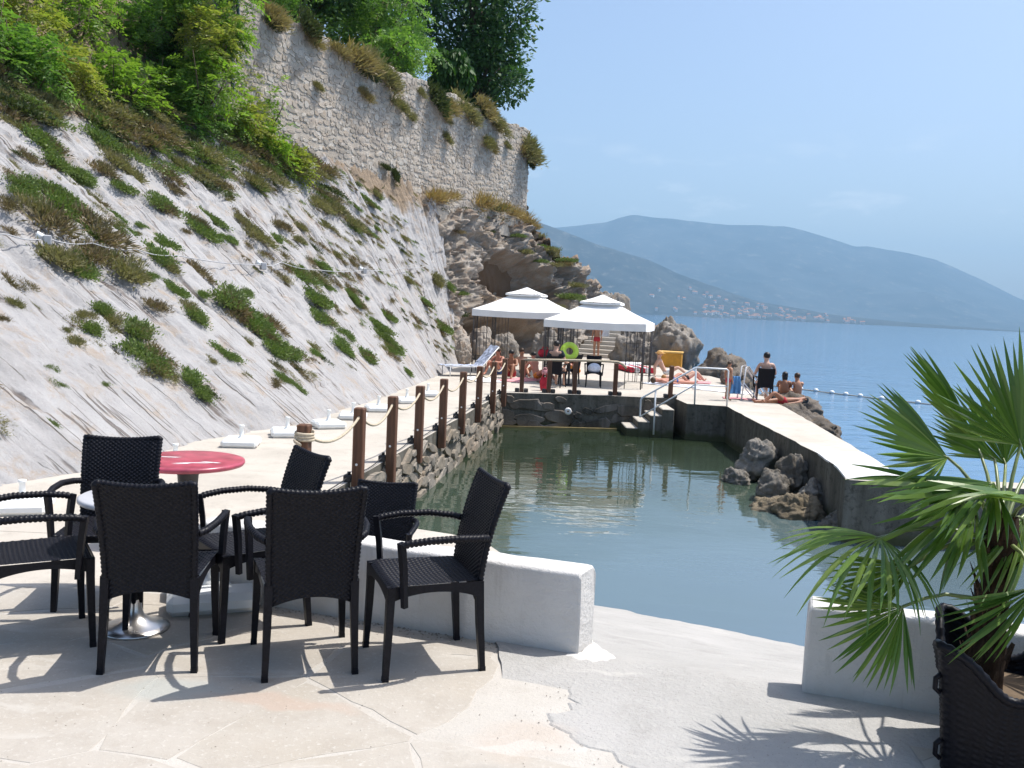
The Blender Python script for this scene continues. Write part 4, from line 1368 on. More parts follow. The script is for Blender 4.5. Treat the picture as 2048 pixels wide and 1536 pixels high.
# --- shrubs with pinnate leaves
def pinnate(c, d, s, L, nl, lw, rng, droop=.35):
    """compound leaves: c,d,s arrays (n,3); returns leaflets"""
    parts_c, parts_d, parts_s, parts_L = [], [], [], []
    n = len(c)
    for k in range(nl):
        t = (k+1)/(nl+.5)
        base = c + d*(L*t).reshape(-1, 1) - np.array([0,0,1])*(L*droop*t*t).reshape(-1, 1)
        for sg in (-1, 1):
            dd = d*.45 + s*sg + rng.normal(size=(n, 3))*.18 - np.array([0,0,.25])
            dd /= np.linalg.norm(dd, axis=1, keepdims=True)
            up = np.cross(d, s) + rng.normal(size=(n, 3))*.35
            sv = np.cross(up, dd); sv /= np.linalg.norm(sv, axis=1, keepdims=True)
            parts_c.append(base); parts_d.append(dd); parts_s.append(sv)
            parts_L.append(L*.34*(1-.35*abs(t-.5)*2)*rng.uniform(.8, 1.2, n))
    C_, D_, S_, L_ = map(np.concatenate, (parts_c, parts_d, parts_s, parts_L))
    return leaf_quads(C_, D_, S_, L_, L_*lw)

def crown_points(n, rng, radii, lobes, out=True):
    """clumped points inside an uneven crown; returns points and outward directions"""
    lc = rng.normal(size=(lobes, 3)); lc /= np.linalg.norm(lc, axis=1, keepdims=True)
    lc *= rng.uniform(.45, .80, (lobes, 1))
    lr = rng.uniform(.28, .48, lobes)
    k = rng.randint(0, lobes, n)
    d = rng.normal(size=(n, 3)); d /= np.linalg.norm(d, axis=1, keepdims=True)
    r = lr[k]*rng.uniform(.45, 1.08, n)**.6
    p = lc[k] + d*r.reshape(-1, 1)
    return p*np.array(radii), d

def shrub(pos, r, seed, mat, label, group, n=230, leafL=.42, nl=6, lw=.42, radii=None):
    rng = np.random.RandomState(seed)
    t = thing("shrub", label, "shrub", pos, 0, group)
    radii = radii or (r, r*.8, r*.95)
    p, d = crown_points(n, rng, radii, 11)
    dd = d + np.array([.25, -.2, .1]) + rng.normal(size=d.shape)*.3
    dd /= np.linalg.norm(dd, axis=1, keepdims=True)
    a = np.cross(dd, np.array([0,0,1.0]) + rng.normal(size=d.shape)*.3); a /= np.linalg.norm(a, axis=1, keepdims=True)
    V, F = pinnate(p, dd, a, leafL*rng.uniform(.7, 1.25, n), nl, lw, rng)
    obj("crown", mesh_np("crown", V, F), mat, t)
    mb = MB()
    for k in range(5):
        q = rng.normal(size=3)*.5*np.array(radii)
        mb.tube([(q[0]*.2-.2*r, q[1]*.2+.2*r, -r*.95), (q[0]*.6, q[1]*.6, -r*.3), (q[0], q[1], q[2]+r*.25)], [.035*r, .025*r, .008], 5)
    mb.build("stem", m_trunk, t)
    return t

lm_bright = leafmat("bright_locust", [(.168,.300,.036), (.216,.360,.048), (.276,.372,.072), (.144,.240,.042)], .5)
lm_yell = leafmat("yellow_green_leaf", [(.242,.319,.050), (.297,.330,.066), (.187,.275,.044), (.330,.297,.088)], .5)
lm_mid = leafmat("mid_green_leaf", [(.104,.234,.042), (.143,.280,.052), (.085,.182,.039), (.195,.305,.072)], .5)
lm_deep = leafmat("deep_green_leaf", [(.046,.109,.029), (.069,.149,.037), (.092,.178,.048), (.037,.086,.025)], .25)
SHR = [(-11.5,20.73,7.39,.95,'y',"yellow green shrub at the top left above the bare rock"),
       (-10.57,19.64,6.16,.78,'m',"dark mid green shrub just above the bare white rock at left"),
       (-11.22,22.89,8.15,1.05,'b',"bright feathery shrub second from left along the top"),
       (-10.41,20.78,6.30,.70,'y',"yellow green bush hanging lowest over the left rock"),
       (-10.7,24.54,8.56,1.25,'m',"broad mid green shrub in the middle of the thicket top"),
       (-9.91,22.19,6.59,.80,'b',"bright leafy bush in the middle of the thicket's lower edge"),
       (-10.03,25.57,8.48,1.25,'d',"shadowy deep green shrub at the heart of the thicket"),
       (-9.46,23.21,6.62,.80,'b',"bright green bush with drooping leaves at the thicket's foot"),
       (-9.75,27.49,9.49,1.2,'b',"tall bright shrub against the top left of the stone wall"),
       (-9.07,26.43,7.93,1.0,'b',"bright shrub leaning against the near end of the stone wall"),
       (-8.85,24.0,6.38,.85,'m',"mid green bush below the shadowy shrub"),
       (-8.42,25.42,6.62,.80,'b',"bright green bush below the near end of the stone wall"),
       (-9.0,27.6,9.3,.8,'y',"yellow green shrub touching the stone wall near its top"),
       (-8.64,26.6,8.0,.66,'y',"yellow green bush halfway up the stone wall's near end"),
       (-7.95,26.1,6.5,.75,'y',"yellow green bush at the foot of the stone wall"),
       (-7.35,26.6,5.95,.62,'b',"thin trailing bush under the stone wall"),
       (-6.79,27.2,5.55,.42,'y',"lowest yellow green bush trailing down the slope edge"),
       (-10.6,26.93,10.2,1.35,'m',"mid green shrub at the very top of the thicket"),
       (-11.78,24.05,9.5,1.2,'b',"bright shrub at the very top left of the thicket"),
       (-11.13,18.91,6.6,.85,'m',"mid green shrub at the left picture edge"),
       (-12.3,21.6,8.8,1.1,'m',"mid green shrub behind the yellow green one at top left"),
       (-12.4,19.5,7.9,1.0,'b',"bright shrub at the left edge above the darker one"),
       (-9.6,25.0,7.3,.8,'m',"mid green bush wedged between the shadowy and bright shrubs"),
       (-8.97,24.3,9.4,.85,'b',"bright shrub spilling over the near end of the stone wall at the top"),
       (-8.30,24.3,8.2,.75,'y',"yellow green shrub covering the near end of the stone wall"),
       (-8.28,23.8,7.1,.75,'b',"bright low shrub in front of the near end of the stone wall"),
       (-8.25,25.2,9.9,.75,'b',"bright shrub beside the hanging hose at the very top"),
       (-8.1,24.9,8.6,.55,'b',"narrow bright shrub left of the hanging hose"),
       (-9.2,28.6,10.6,1.0,'m',"mid green shrub over the corner of the stone wall's crest")]
LM = {'y': lm_yell, 'b': lm_bright, 'm': lm_mid, 'd': lm_deep}
for k, (x, y, z, r, c, lab) in enumerate(SHR):
    shrub((x+.15, y-.35, z), r, 200+k, LM[c], lab, "shrubs of the hillside thicket", n=int(250*r/.9+60))

# --- trees behind the wall
def tree(pos, h, radii, seed, mat, label, n=4200, leaf=.22, lobes=26, trunk_r=.22, pin=False, droop=False):
    rng = np.random.RandomState(seed)
    t = thing("tree", label, "tree", pos, 0, "trees behind the stone wall")
    p, d = crown_points(n, rng, radii, lobes)
    p = p + np.array([0, 0, h])
    if droop:
        p[:, 2] -= .1*np.linalg.norm(p[:, :2], axis=1)
        dd = d*.4 + np.array([0, 0, -1.0]) + rng.normal(size=d.shape)*.15
    else:
        dd = d + rng.normal(size=d.shape)*.5 + np.array([.1, -.1, 0])
    dd /= np.linalg.norm(dd, axis=1, keepdims=True)
    a = np.cross(dd, np.array([0, 0, 1.0]) + rng.normal(size=d.shape)*.6); a /= np.linalg.norm(a, axis=1, keepdims=True)
    if pin:
        V, F = pinnate(p, dd, a, leaf*rng.uniform(.7, 1.3, n), 6, .40, rng, .5)
    else:
        V, F = leaf_quads(p, dd, a, leaf*rng.uniform(.6, 1.3, n), leaf*.55*rng.uniform(.7, 1.3, n))
    obj("crown", mesh_np("crown", V, F), mat, t)
    mb = MB()
    mb.tube([(0, 0, -.6), (.1, .05, h*.3), (-.05, .1, h*.62), (.1, 0, h+radii[2]*.2)], [trunk_r*1.25, trunk_r, trunk_r*.75, trunk_r*.3], 9)
    for k in range(9):
        q = rng.normal(size=3); q /= np.linalg.norm(q)
        e = Vector((q[0]*radii[0]*.75, q[1]*radii[1]*.75, h+q[2]*radii[2]*.65))
        s0 = Vector((0, .05, h*rng.uniform(.4, .9)))
        mb.tube([s0, s0.lerp(e, .5)+Vector((0, 0, .25)), e], [trunk_r*.45, trunk_r*.28, .02], 6)
    mb.build("trunk", m_trunk, t)
    return t
tree((-2.75,46.6,9.6), 7.2, (3.5,3.2,5.2), 301, lm_deep, "big dark dense tree overhanging the far end of the stone wall", 15000, .27, 46, .3)
tree((-2.1,45.2,9.6), 3.6, (2.3,2.0,2.0), 302, lm_deep, "low dark tree in the shade under the big dark tree", 6000, .25, 20, .16)
tree((-6.3,38.0,9.6), 3.4, (2.7,2.2,2.3), 303, lm_mid, "mid green feathery tree behind the middle of the wall", 1500, .50, 24, .16, True)
tree((-8.9,36.0,9.6), 4.4, (2.8,2.4,2.8), 304, lm_deep, "dark tree behind the wall next to the thicket", 7000, .26, 26, .2)
tree((-5.0,35.2,9.4), 1.7, (1.15,1.0,1.0), 305, lm_mid, "young feathery tree leaning over the wall crest", 430, .52, 12, .07, True)
tree((-3.75,42.3,9.7), 2.7, (1.15,1.0,1.25), 306, leafmat("weeping_green", [(.05,.125,.022),(.075,.165,.03),(.04,.10,.02)], .35), "small weeping bright green tree in front of the big dark one", 3000, .40, 9, .08, False, True)
tree((-9.4,31.5,9.6), 3.4, (2.3,2.0,2.4), 307, lm_mid, "mid green feathery tree at the top where the wall meets the thicket", 1100, .50, 20, .14, True)
tree((-7.0,43.5,9.6), 6.5, (3.4,3.0,4.2), 308, lm_deep, "tall dark tree behind the feathery one", 9000, .27, 34, .25)
tree((-11.5,38.5,9.6), 6.5, (3.4,3.0,4.0), 309, lm_deep, "tall dark tree farthest back at the left", 8000, .27, 30, .25)
# --- creeper over the wall's near end
shrub((-7.45,26.6,7.1), .8, 402, lm_bright, "thin green creeper climbing the near end of the stone wall", "creeper on the wall", 60, .34, 6, .4, (.75,.25,1.0))

# ------------------------------------------------------------------ boulders
def boulder(name, c, r, seed, mat, label, cat="rock", group=None, sub=4):
    rng = np.random.RandomState(seed)
    n, m = 72, 44
    th = np.linspace(0, math.pi, m); ph = np.linspace(0, 2*math.pi, n+1)
    T_, P_ = np.meshgrid(th, ph, indexing='ij')
    D = np.stack([np.sin(T_)*np.cos(P_), np.sin(T_)*np.sin(P_), np.cos(T_)], -1)
    # facet: cut by random planes
    rr = np.ones(D.shape[:2])
    for k in range(14):
        nrm = rng.normal(size=3); nrm /= np.linalg.norm(nrm)
        off = rng.uniform(.60, .92)
        dn = D @ nrm
        rr = np.where(dn > .05, np.minimum(rr, off/np.maximum(dn, .05)), rr)
    q = D*1.0
    rr = rr + ridged(q*1.5+seed, 5)*.22 + fbm(q*4+seed, 4)*.14 + ridged(q*5+seed, 3)*.07 - .10
    cq = np.floor(q*2.3+fbm(q*2+seed, 3)[..., None]*.9); rr = rr + vnoise(cq*3.7+seed+.4)*.10
    V = D*rr[..., None]*np.array(r)
    V[:, -1] = V[:, 0]
    o = obj(name, grid_mesh(name, V, False, True), mat, None, c)
    return tag(o, label, cat, group)
boulder("boulder", (7.1,38.6,.15), (1.05,1.2,1.42), 1, m_boulder, "big pitted grey boulder behind the orange box")
boulder("boulder", (6.55,40.0,.2), (.7,.9,1.5), 2, m_boulder, "tall narrow boulder left of the big pitted one")
boulder("boulder", (5.25,40.2,.1), (1.05,1.1,1.35), 3, m_boulder, "pale grey boulder at the right of the stone steps")
boulder("boulder", (5.75,38.7,-.2), (.7,.8,.75), 4, m_boulder, "low boulder in front of the pale grey one")
boulder("boulder", (5.2,48.2,1.1), (1.1,1.1,1.6), 14, m_boulder, "rocky knob rising behind the front canopy")
boulder("sea_rock", (7.9,33.5,-.75), (1.0,1.2,1.15), 5, m_darkrock, "dark sea rock at the platform edge behind the rail")
boulder("sea_rock", (8.6,35.5,-.8), (.9,1.2,1.1), 6, m_darkrock, "dark sea rock just beyond the platform rock")
boulder("sea_rock", (7.35,29.4,-.75), (.65,.9,.85), 7, m_darkrock, "dark sea rock below the white rail corner")
boulder("sea_rock", (7.75,25.0,-.95), (.95,1.6,.62), 8, m_darkrock, "low dark rock under the couple sitting by the sea")
boulder("sea_rock", (7.15,22.0,-1.0), (.75,1.7,.58), 9, m_darkrock, "dark rock along the outer side of the jetty")
boulder("sea_rock", (6.65,19.3,-1.15), (.55,1.3,.45), 10, m_darkrock, "lowest dark rock beside the jetty, nearest the palm")
PR = [((4.70,16.9,-1.0),(.42,.45,.48),"dark rounded rock farthest along the inner jetty wall"),
      ((4.25,16.5,-1.32),(.35,.4,.28),"small half sunk rock left of the rounded one"),
      ((4.85,15.2,-.95),(.40,.42,.48),"grey rock leaning on the inner jetty wall"),
      ((4.45,15.0,-1.2),(.38,.4,.42),"slanted grey rock in the middle of the heap"),
      ((4.95,14.3,-1.1),(.32,.35,.34),"small square grey rock against the jetty wall"),
      ((4.60,13.8,-1.30),(.48,.40,.38),"ochre stained rock at the near end of the heap"),
      ((4.25,14.3,-1.38),(.5,.4,.32),"ochre stained rock dipping into the pool"),
      ((4.95,13.2,-1.3),(.35,.4,.30),"dark rock in the shade of the jetty's near end")]
m_poolrock = mk_rock("pool_rock", (.25,.235,.21), (.13,.115,.095), (.20,.165,.12), (.1,.08,.06), False, 2.0)
m_ochre = mk_rock("ochre_rock", (.25,.205,.145), (.13,.105,.07), (.27,.21,.125), (.1,.08,.06), False, 2.2)
for k, (c, r, lab) in enumerate(PR):
    boulder("pool_rock", c, tuple(q*.9 for q in r), 30+k, m_ochre if "ochre" in lab else m_poolrock, lab, "rock", "rocks heaped by the inner jetty wall")
for k, (x, y, z, r_) in enumerate([(-2.25,34.0,0,.7),(-1.9,33.0,-.2,.45),(-1.2,36.4,.0,.7),(-.4,37.4,-.1,.6),(1.4,39.6,-.1,.75),(2.3,40.8,0,.6)]):
    lab = ["brown boulder where the slope meets the platform","small boulder at the end of the rock slope","brown boulder at the mouth of the cave","boulder on the cave floor behind the bathers","orange brown boulder right of the cave","boulder left of the stone steps"][k]
    boulder("boulder", (x, y, z), (r_, r_*.9, r_*1.2), 60+k, m_cliff if k < 3 else m_boulder, lab)
# ------------------------------------------------------------------ white walls
def wall_block(label, p0, p1, th, h, seed, skew=0.0, zb=-.02, drop=0.0):
    """rounded plastered wall from p0 to p1 (front line), thickness th behind it"""
    rng = random.Random(seed)
    p0, p1 = Vector((*p0, 0)), Vector((*p1, 0))
    L = (p1-p0).length; ax = (p1-p0)/L; bk = Vector((-ax.y, ax.x, 0))
    t = thing("low_wall", label, "wall", (p0.x, p0.y, 0))
    n = 60
    prof = []
    rr = .022
    for (u, w) in [(0, zb-drop), (0, .06), (0, h*.5), (0, h-rr)] + [(rr-rr*math.cos(a), h-rr+rr*math.sin(a)) for a in (.5, 1.05, 1.57)] + [(th*.5, h+.004)] + \
                  [(th-rr+rr*math.sin(a), h-rr+rr*math.cos(a)) for a in (0, .5, 1.05)] + [(th, h-rr-.02), (th, h*.5), (th, -.5)]:
        prof.append((u, w))
    P = np.zeros((n+1, len(prof), 3))
    for i in range(n+1):
        s = L*i/n
        for j, (u, w) in enumerate(prof):
            q = ax*(s + skew*(u/th)*(i/n)) + bk*u
            P[i, j] = (q.x, q.y, w)
    nz = fbm(P*5+seed, 4)
    P[..., 2] += np.where(P[..., 2] > h*.8, nz*.008, 0)
    P[..., 0] += (bk.x*nz*.007); P[..., 1] += (bk.y*nz*.007)
    # pull the ends in at the top so the corners are worn round
    for i, e in ((0, 1), (1, .2), (n-1, -.2), (n, -1)):
        for j, (u, w) in enumerate(prof):
            k = sstep(h-.05, h, w)*.010*e
            P[i, j, 0] += ax.x*k; P[i, j, 1] += ax.y*k; P[i, j, 2] -= abs(k)*.5
    me = grid_mesh("wall_body", P, True)
    o = obj("body", me, m_plaster, t)
    for i in (0, n):
        mb = MB(); vs = [tuple(P[i, j]) for j in range(len(prof))]
        ctr = P[i].mean(0)
        inner = [tuple(np.array(v)*.94+ctr*.06 + np.array([ax.x, ax.y, 0])*(.010 if i else -.010)) for v in vs]
        m_ = len(vs)
        fs = [(k, (k+1) % m_, m_+(k+1) % m_, m_+k) for k in range(m_)] + [tuple(range(m_, 2*m_))]
        if i == 0: fs = [f[::-1] for f in fs]
        mb.add(vs+inner, fs)
        mb.build("end_face", m_plaster, t)
    return t
wall_a = wall_block("long low white plastered wall behind the black chairs", (-1.73, 4.985), (.378, 4.318), .18, .42, 3, .033)
wall_b = wall_block("low white plastered wall behind the potted palm", (1.40, 3.985), (4.6, 2.95), .18, .42, 8, 0)
# splash of white paint on the floor by the end of the long wall
rs = random.Random(2)
pl = [(.30,4.31),(.35,4.25),(.43,4.22),(.50,4.23),(.57,4.27),(.56,4.35),(.52,4.43),(.47,4.55),(.44,4.58),(.40,4.35)]
pp = []
for i in range(len(pl)):
    a, c = pl[i], pl[(i+1) % len(pl)]
    for k in range(4): pp.append((a[0]+(c[0]-a[0])*k/4+rs.uniform(-.015,.015), a[1]+(c[1]-a[1])*k/4+rs.uniform(-.015,.015)))
mb = MB()
n_ = len(pp); mb.add([(x, y, .004) for x, y in pp]+[(.44+(x-.44)*.8, 4.37+(y-4.37)*.8, .014) for x, y in pp], [(i, (i+1)%n_, n_+(i+1)%n_, n_+i) for i in range(n_)]+[tuple(range(n_, 2*n_))])
mb.build("paint_splash", m_plaster, wall_a, (1.73, -5.0, 0))

# crumbs of mortar and grit gathered along the wall foot, the patch edge and the joints
rg_ = random.Random(44)
mbg = MB()
def crumb(x, y, z, r):
    vs = [Vector((rg_.uniform(-1, 1), rg_.uniform(-1, 1), 0)).normalized()*r*rg_.uniform(.6, 1.2) for _ in range(0)]
    a0 = rg_.uniform(0, 6.28)
    ring = [(x+r*math.cos(a0+k*1.257)*rg_.uniform(.7, 1.2), y+r*math.sin(a0+k*1.257)*rg_.uniform(.7, 1.2), z) for k in range(5)]
    top = (x+rg_.uniform(-.3, .3)*r, y+rg_.uniform(-.3, .3)*r, z+r*rg_.uniform(.5, 1.0))
    mbg.add(ring+[top], [(k, (k+1) % 5, 5) for k in range(5)])
for k in range(420):
    x = rg_.uniform(-1.6, .36); crumb(x, yw(x)-.02-abs(rg_.gauss(0, .05)), .001, rg_.uniform(.002, .008))
for k in range(260):
    x = rg_.uniform(1.35, 2.2); crumb(x, 3.985-.323*(x-1.4)-.01-abs(rg_.gauss(0, .05)), .002, rg_.uniform(.002, .007))
for k in range(160):
    i = rg_.randrange(len(rp)-6)+4; a, c = rp[i], rp[(i+1) % len(rp)]; t_ = rg_.random()
    crumb(a[0]+(c[0]-a[0])*t_+rg_.gauss(0, .07), a[1]+(c[1]-a[1])*t_+rg_.gauss(0, .07), .002, rg_.uniform(.0015, .0045))
for k in range(500):
    crumb(rg_.uniform(-3, 1.6), rg_.uniform(1.9, 4.1), .0015, rg_.uniform(.0012, .004))
tag(mbg.build("grit", simple("grit_crumbs", (.30,.27,.23), .9, .1, 0, .4, 40)), kind='stuff')

# ------------------------------------------------------------------ wicker chairs (front = +Y)
def weave_panel(P, nrm, amp, cu, cv, lu, lv):
    """P (n,m,3) surface, displaced by a basket weave; lu, lv: lengths along the axes"""
    n, m = P.shape[:2]
    uu = np.linspace(0, lu/cu, n)[:, None]; vv_ = np.linspace(0, lv/cv, m)[None, :]
    k = (np.floor(uu) + np.floor(vv_)) % 2
    h = np.where(k > 0, np.abs(np.sin(math.pi*uu)), -np.abs(np.sin(math.pi*uu))*.35) * np.abs(np.sin(math.pi*vv_))**.5
    return P + nrm*(h*amp)[..., None]

def chair_meshes():
    M = {}
    H = .862
    def back_c(z):                      # centre line of the back: y as a function of height
        t = (z-.40)/(H-.40)
        return -.205 - .015*min(0, t) - (.035*t+.075*t*t if t > 0 else 0)
    def back_w(z):
        t = np.clip((z-.33)/(H-.33), 0, 1)
        return .372 + .035*t
    n, m = 128, 180
    surf = {}
    for side, off in ((1, .014), (-1, -.014)):
        P = np.zeros((n, m, 3))
        for j in range(m):
            for i in range(n):
                u = i/(n-1)*2-1
                top = H + .018*u*u - .004
                bot = .325 + .045*(1-u*u)
                z = bot + (top-bot)*j/(m-1)
                P[i, j] = (u*back_w(z)/2, back_c(z)+off*(1-.5*max(0, abs(u)-.8)/.2) - .022*(1-u*u)*.6, z)
        nr = np.array([0, side*.985, side*.17])
        P = weave_panel(P, nr, .0042, .0165, .0115, .46, .55)
        surf[side] = P
    A = grid_mesh("backrest", surf[1], True, True)
    mb = MB()
    for side, fl in ((1, True), (-1, False)):
        Q = surf[side]; i = np.arange(n*m).reshape(n, m)
        F = np.stack([i[:-1, :-1], i[1:, :-1], i[1:, 1:], i[:-1, 1:]], -1).reshape(-1, 4)
        if fl: F = F[:, ::-1]
        if side == 1: V0, F0 = Q.reshape(-1, 3), F
        else: V1, F1 = Q.reshape(-1, 3), F
    V, F = join([(V0, F0), (V1, F1)])
    M['backrest'] = mesh_np("backrest", V, F, True)
    bpy.data.meshes.remove(A)
    # braided rim along the sides and the top of the back
    mb = MB()
    path = []
    for k in range(22):
        z = .33 + (H+.012-.33)*k/21
        path.append((-back_w(z)/2, back_c(z)-.004, z))
    for k in range(1, 24):
        u = -1+2*k/24
        path.append((u*back_w(H)/2, back_c(H)-.022*(1-u*u)*.6, H+.018*u*u-.002))
    for k in range(22):
        z = H+.012 - (H+.012-.33)*k/21
        path.append((back_w(z)/2, back_c(z)-.004, z))
    def braid(mb, path, r, pitch=.02, amp=.25):
        pts = []
        P_ = [Vector(q) for q in path]
        L = sum((P_[i+1]-P_[i]).length for i in range(len(P_)-1)); nn = int(L/(pitch/3))
        # resample
        d = [0]
        for i in range(len(P_)-1): d.append(d[-1]+(P_[i+1]-P_[i]).length)
        out, rr = [], []
        for k in range(nn+1):
            s = L*k/nn
            i = min(np.searchsorted(d, s, side='right')-1, len(P_)-2)
            out.append(P_[i].lerp(P_[i+1], (s-d[i])/max(1e-6, d[i+1]-d[i])))
            rr.append(r*(1-amp*(k % 3 == 0)))
        mb.tube(out, rr, 7)
    braid(mb, path, .0165)
    M['back_rim'] = mb.mesh("back_rim")
    # seat: top surface of strands plus skirt
    n, m = 150, 96
    P = np.zeros((n, m, 3))
    for i in range(n):
        for j in range(m):
            u = i/(n-1)*2-1; v_ = j/(m-1)
            e = max(0, (v_-.9)/.1)
            P[i, j] = (u*(.205+.02*v_), -.20+.43*v_, .437 - .014*(1-u*u)*(1-(2*v_-1)**2) - .02*e*e)
    P = weave_panel(P, np.array([0, 0, 1.0]), .0042, .013, .021, .43, .43)
    M['seat'] = grid_mesh("seat", P, True)
    mb = MB()
    def apron(a, b_, arch, th=.012):
        a, b_ = Vector(a), Vector(b_)
        nn = 26
        Q = np.zeros((nn+1, 14, 3))
        dirv = (b_-a).normalized(); out = Vector((dirv.y, -dirv.x, 0))
        for i in range(nn+1):
            t = i/nn
            zb = .35 + arch*(1-(2*t-1)**2)**.8
            for j in range(14):
                z = .434 + (zb-.434)*j/13
                q = a.lerp(b_, t) + out*(.0045*math.sin(t*nn*1.57*2)*(1 if j % 2 else -1))
                Q[i, j] = (q.x, q.y, z)
        return Q
    parts = []
    for a, b_ in (((-.205,.235,0),(-.20,-.21,0)), ((.215,.235,0),(-.215,.235,0)), ((.20,-.21,0),(.205,.235,0))):
        Q = apron((a[0]*1.06, a[1], 0), (b_[0]*1.06, b_[1], 0), .048)
        i = np.arange(Q.shape[0]*Q.shape[1]).reshape(Q.shape[:2])
        F = np.stack([i[:-1, :-1], i[1:, :-1], i[1:, 1:], i[:-1, 1:]], -1).reshape(-1, 4)
        parts.append((Q.reshape(-1, 3), F))
    V, F = join(parts)
    M['apron'] = mesh_np("apron", V, F, True)
    # legs
    for nm, x, y, yo in (('fl', -.205, .215, .015), ('fr', .205, .215, .015), ('bl', -.19, -.205, -.03), ('br', .19, -.205, -.03)):
        mb = MB()
        sx = -1 if x < 0 else 1
        mb.tube([(x, y, .43), (x+.003*sx, y+yo*.4, .22), (x+.010*sx, y+yo, .0)], [.0265, .0235, .0185], 4, sq=True, smooth=False)
        mb.tube([(x+.0095*sx, y+yo*.97, .022), (x+.010*sx, y+yo, -.0)], .0205, 4, sq=True, smooth=False)
        M['leg_'+nm] = mb.mesh("leg")
    # arms
    for nm, sx in (('l', -1), ('r', 1)):
        mb = MB()
        path = [(sx*.205, -.235, .635), (sx*.235, -.19, .642), (sx*.262, -.08, .652), (sx*.268, .06, .650), (sx*.262, .155, .640), (sx*.258, .185, .630)]
        braid(mb, path, .0185)
        mb.tube([(sx*.258, .188, .645), (sx*.250, .172, .52), (sx*.243, .160, .345)], [.0205, .019, .017], 4, sq=True, smooth=False)
        M['arm_'+nm] = mb.mesh("armrest")
    for me in M.values(): me.materials.append(m_wicker)
    return M
CM = chair_meshes()
def make_chair(name="wicker_chair"):
    t = thing(name, "", "chair")
    for k, nm in (('seat', 'seat'), ('apron', 'apron'), ('backrest', 'backrest'), ('leg_fl', 'leg'), ('leg_fr', 'leg'), ('leg_bl', 'leg'), ('leg_br', 'leg'), ('arm_l', 'armrest'), ('arm_r', 'armrest')):
        o = obj(nm, CM[k], None, t)
        if k == 'backrest': obj("back_rim", CM['back_rim'], None, o)
    return t
chair0 = make_chair()
chair_first = [True]
def place_chair(x, y, z, yaw, label):
    g = "black wicker armchairs"
    if chair_first[0]:
        chair_first[0] = False
        chair0.location = (x, y, z); chair0.rotation_euler = (0, 0, rad(yaw)); chair0['label'] = label; chair0['group'] = g
        return chair0
    return dup(chair0, (x, y, z), rad(yaw), label, g)
place_chair(-1.60, 4.12, 0, 8.7, "black wicker armchair seen squarely from behind, in front of the steel table foot")
place_chair(-.925, 4.14, 0, 20, "black wicker armchair seen from behind, second from left in the front row")
place_chair(-.37, 4.195, 0, 111, "black wicker armchair turned side on beside the long white wall")
place_chair(-1.31, 4.58, 0, 128, "black wicker armchair facing left, half hidden behind the second front chair")
place_chair(-2.245, 4.22, 0, -58, "black wicker armchair cut off by the left picture edge")
place_chair(-2.18, 4.86, -.03, 191, "black wicker armchair facing the viewer on the far side of the round table")
place_chair(-.87, 5.98, QZ, 176, "black wicker armchair standing lower, beyond the white wall by the water")
ch_g1 = place_chair(2.31, 25.6, QZ, 176, "black wicker armchair with a pale towel on it under the front canopy")
ch_g2 = place_chair(1.22, 25.0, QZ, -20, "black wicker armchair under the front canopy with a person in dark clothes")
place_chair(6.66, 23.75, QZ, -6, "black wicker armchair with a bare backed man at the start of the jetty")
place_chair(1.66, 26.3, QZ, 60, "black wicker armchair at the small table under the front canopy")

# ------------------------------------------------------------------ round table with steel foot
t = thing("pedestal_table", "small round grey topped table on a steel disc foot among the chairs", "table", (-1.84, 4.41, 0))
MB().lathe([(.0, .685), (.258, .685), (.27, .678), (.27, .662), (.26, .655), (.0, .655)], 40).build("tabletop", m_grey_top, t)
MB().lathe([(.0, .65), (.036, .65), (.036, .14), (.030, .135), (.0, .135)], 4).build("column_shade", m_wicker, t).name = "column_wrap"
MB().lathe([(.026, .155), (.03, .11), (.042, .075), (.075, .045), (.13, .026), (.163, .013), (.166, .004), (.160, .0)], 48).build("foot", m_chrome, t)
# red round table
t = thing("round_table", "round red topped table with worn white streaks by the rock slope", "table", (-2.68, 7.45, -.425))
MB().lathe([(.0, .735), (.43, .735), (.455, .728), (.46, .712), (.45, .692), (.0, .69)], 48).build("tabletop", m_red_top, t)
for k, (x, y, rz_, l_) in enumerate([(.10, -.16, .25, .34), (.22, -.10, -.2, .2), (.02, -.22, .5, .16), (-.2, .05, .1, .25)]):
    mb = MB(); M = Matrix.Translation((x, y, .7365)) @ Matrix.Rotation(rz_, 4, 'Z')
    mb.add([M @ Vector(q) for q in ((-l_/2, 0, 0), (-l_*.2, -.012, 0), (l_*.3, -.02, 0), (l_/2, .005, 0), (l_*.2, .012, 0), (-l_*.2, .01, 0))], [(0, 1, 2, 3, 4, 5)])
    mb.build("paint_streak", m_white_plastic, t)
MB().lathe([(.16, .69), (.13, .66), (.085, .60), (.075, .45), (.085, .2), (.14, .06), (.19, .03), (.20, .0)], 20).build("pedestal", m_dark_plastic, t)

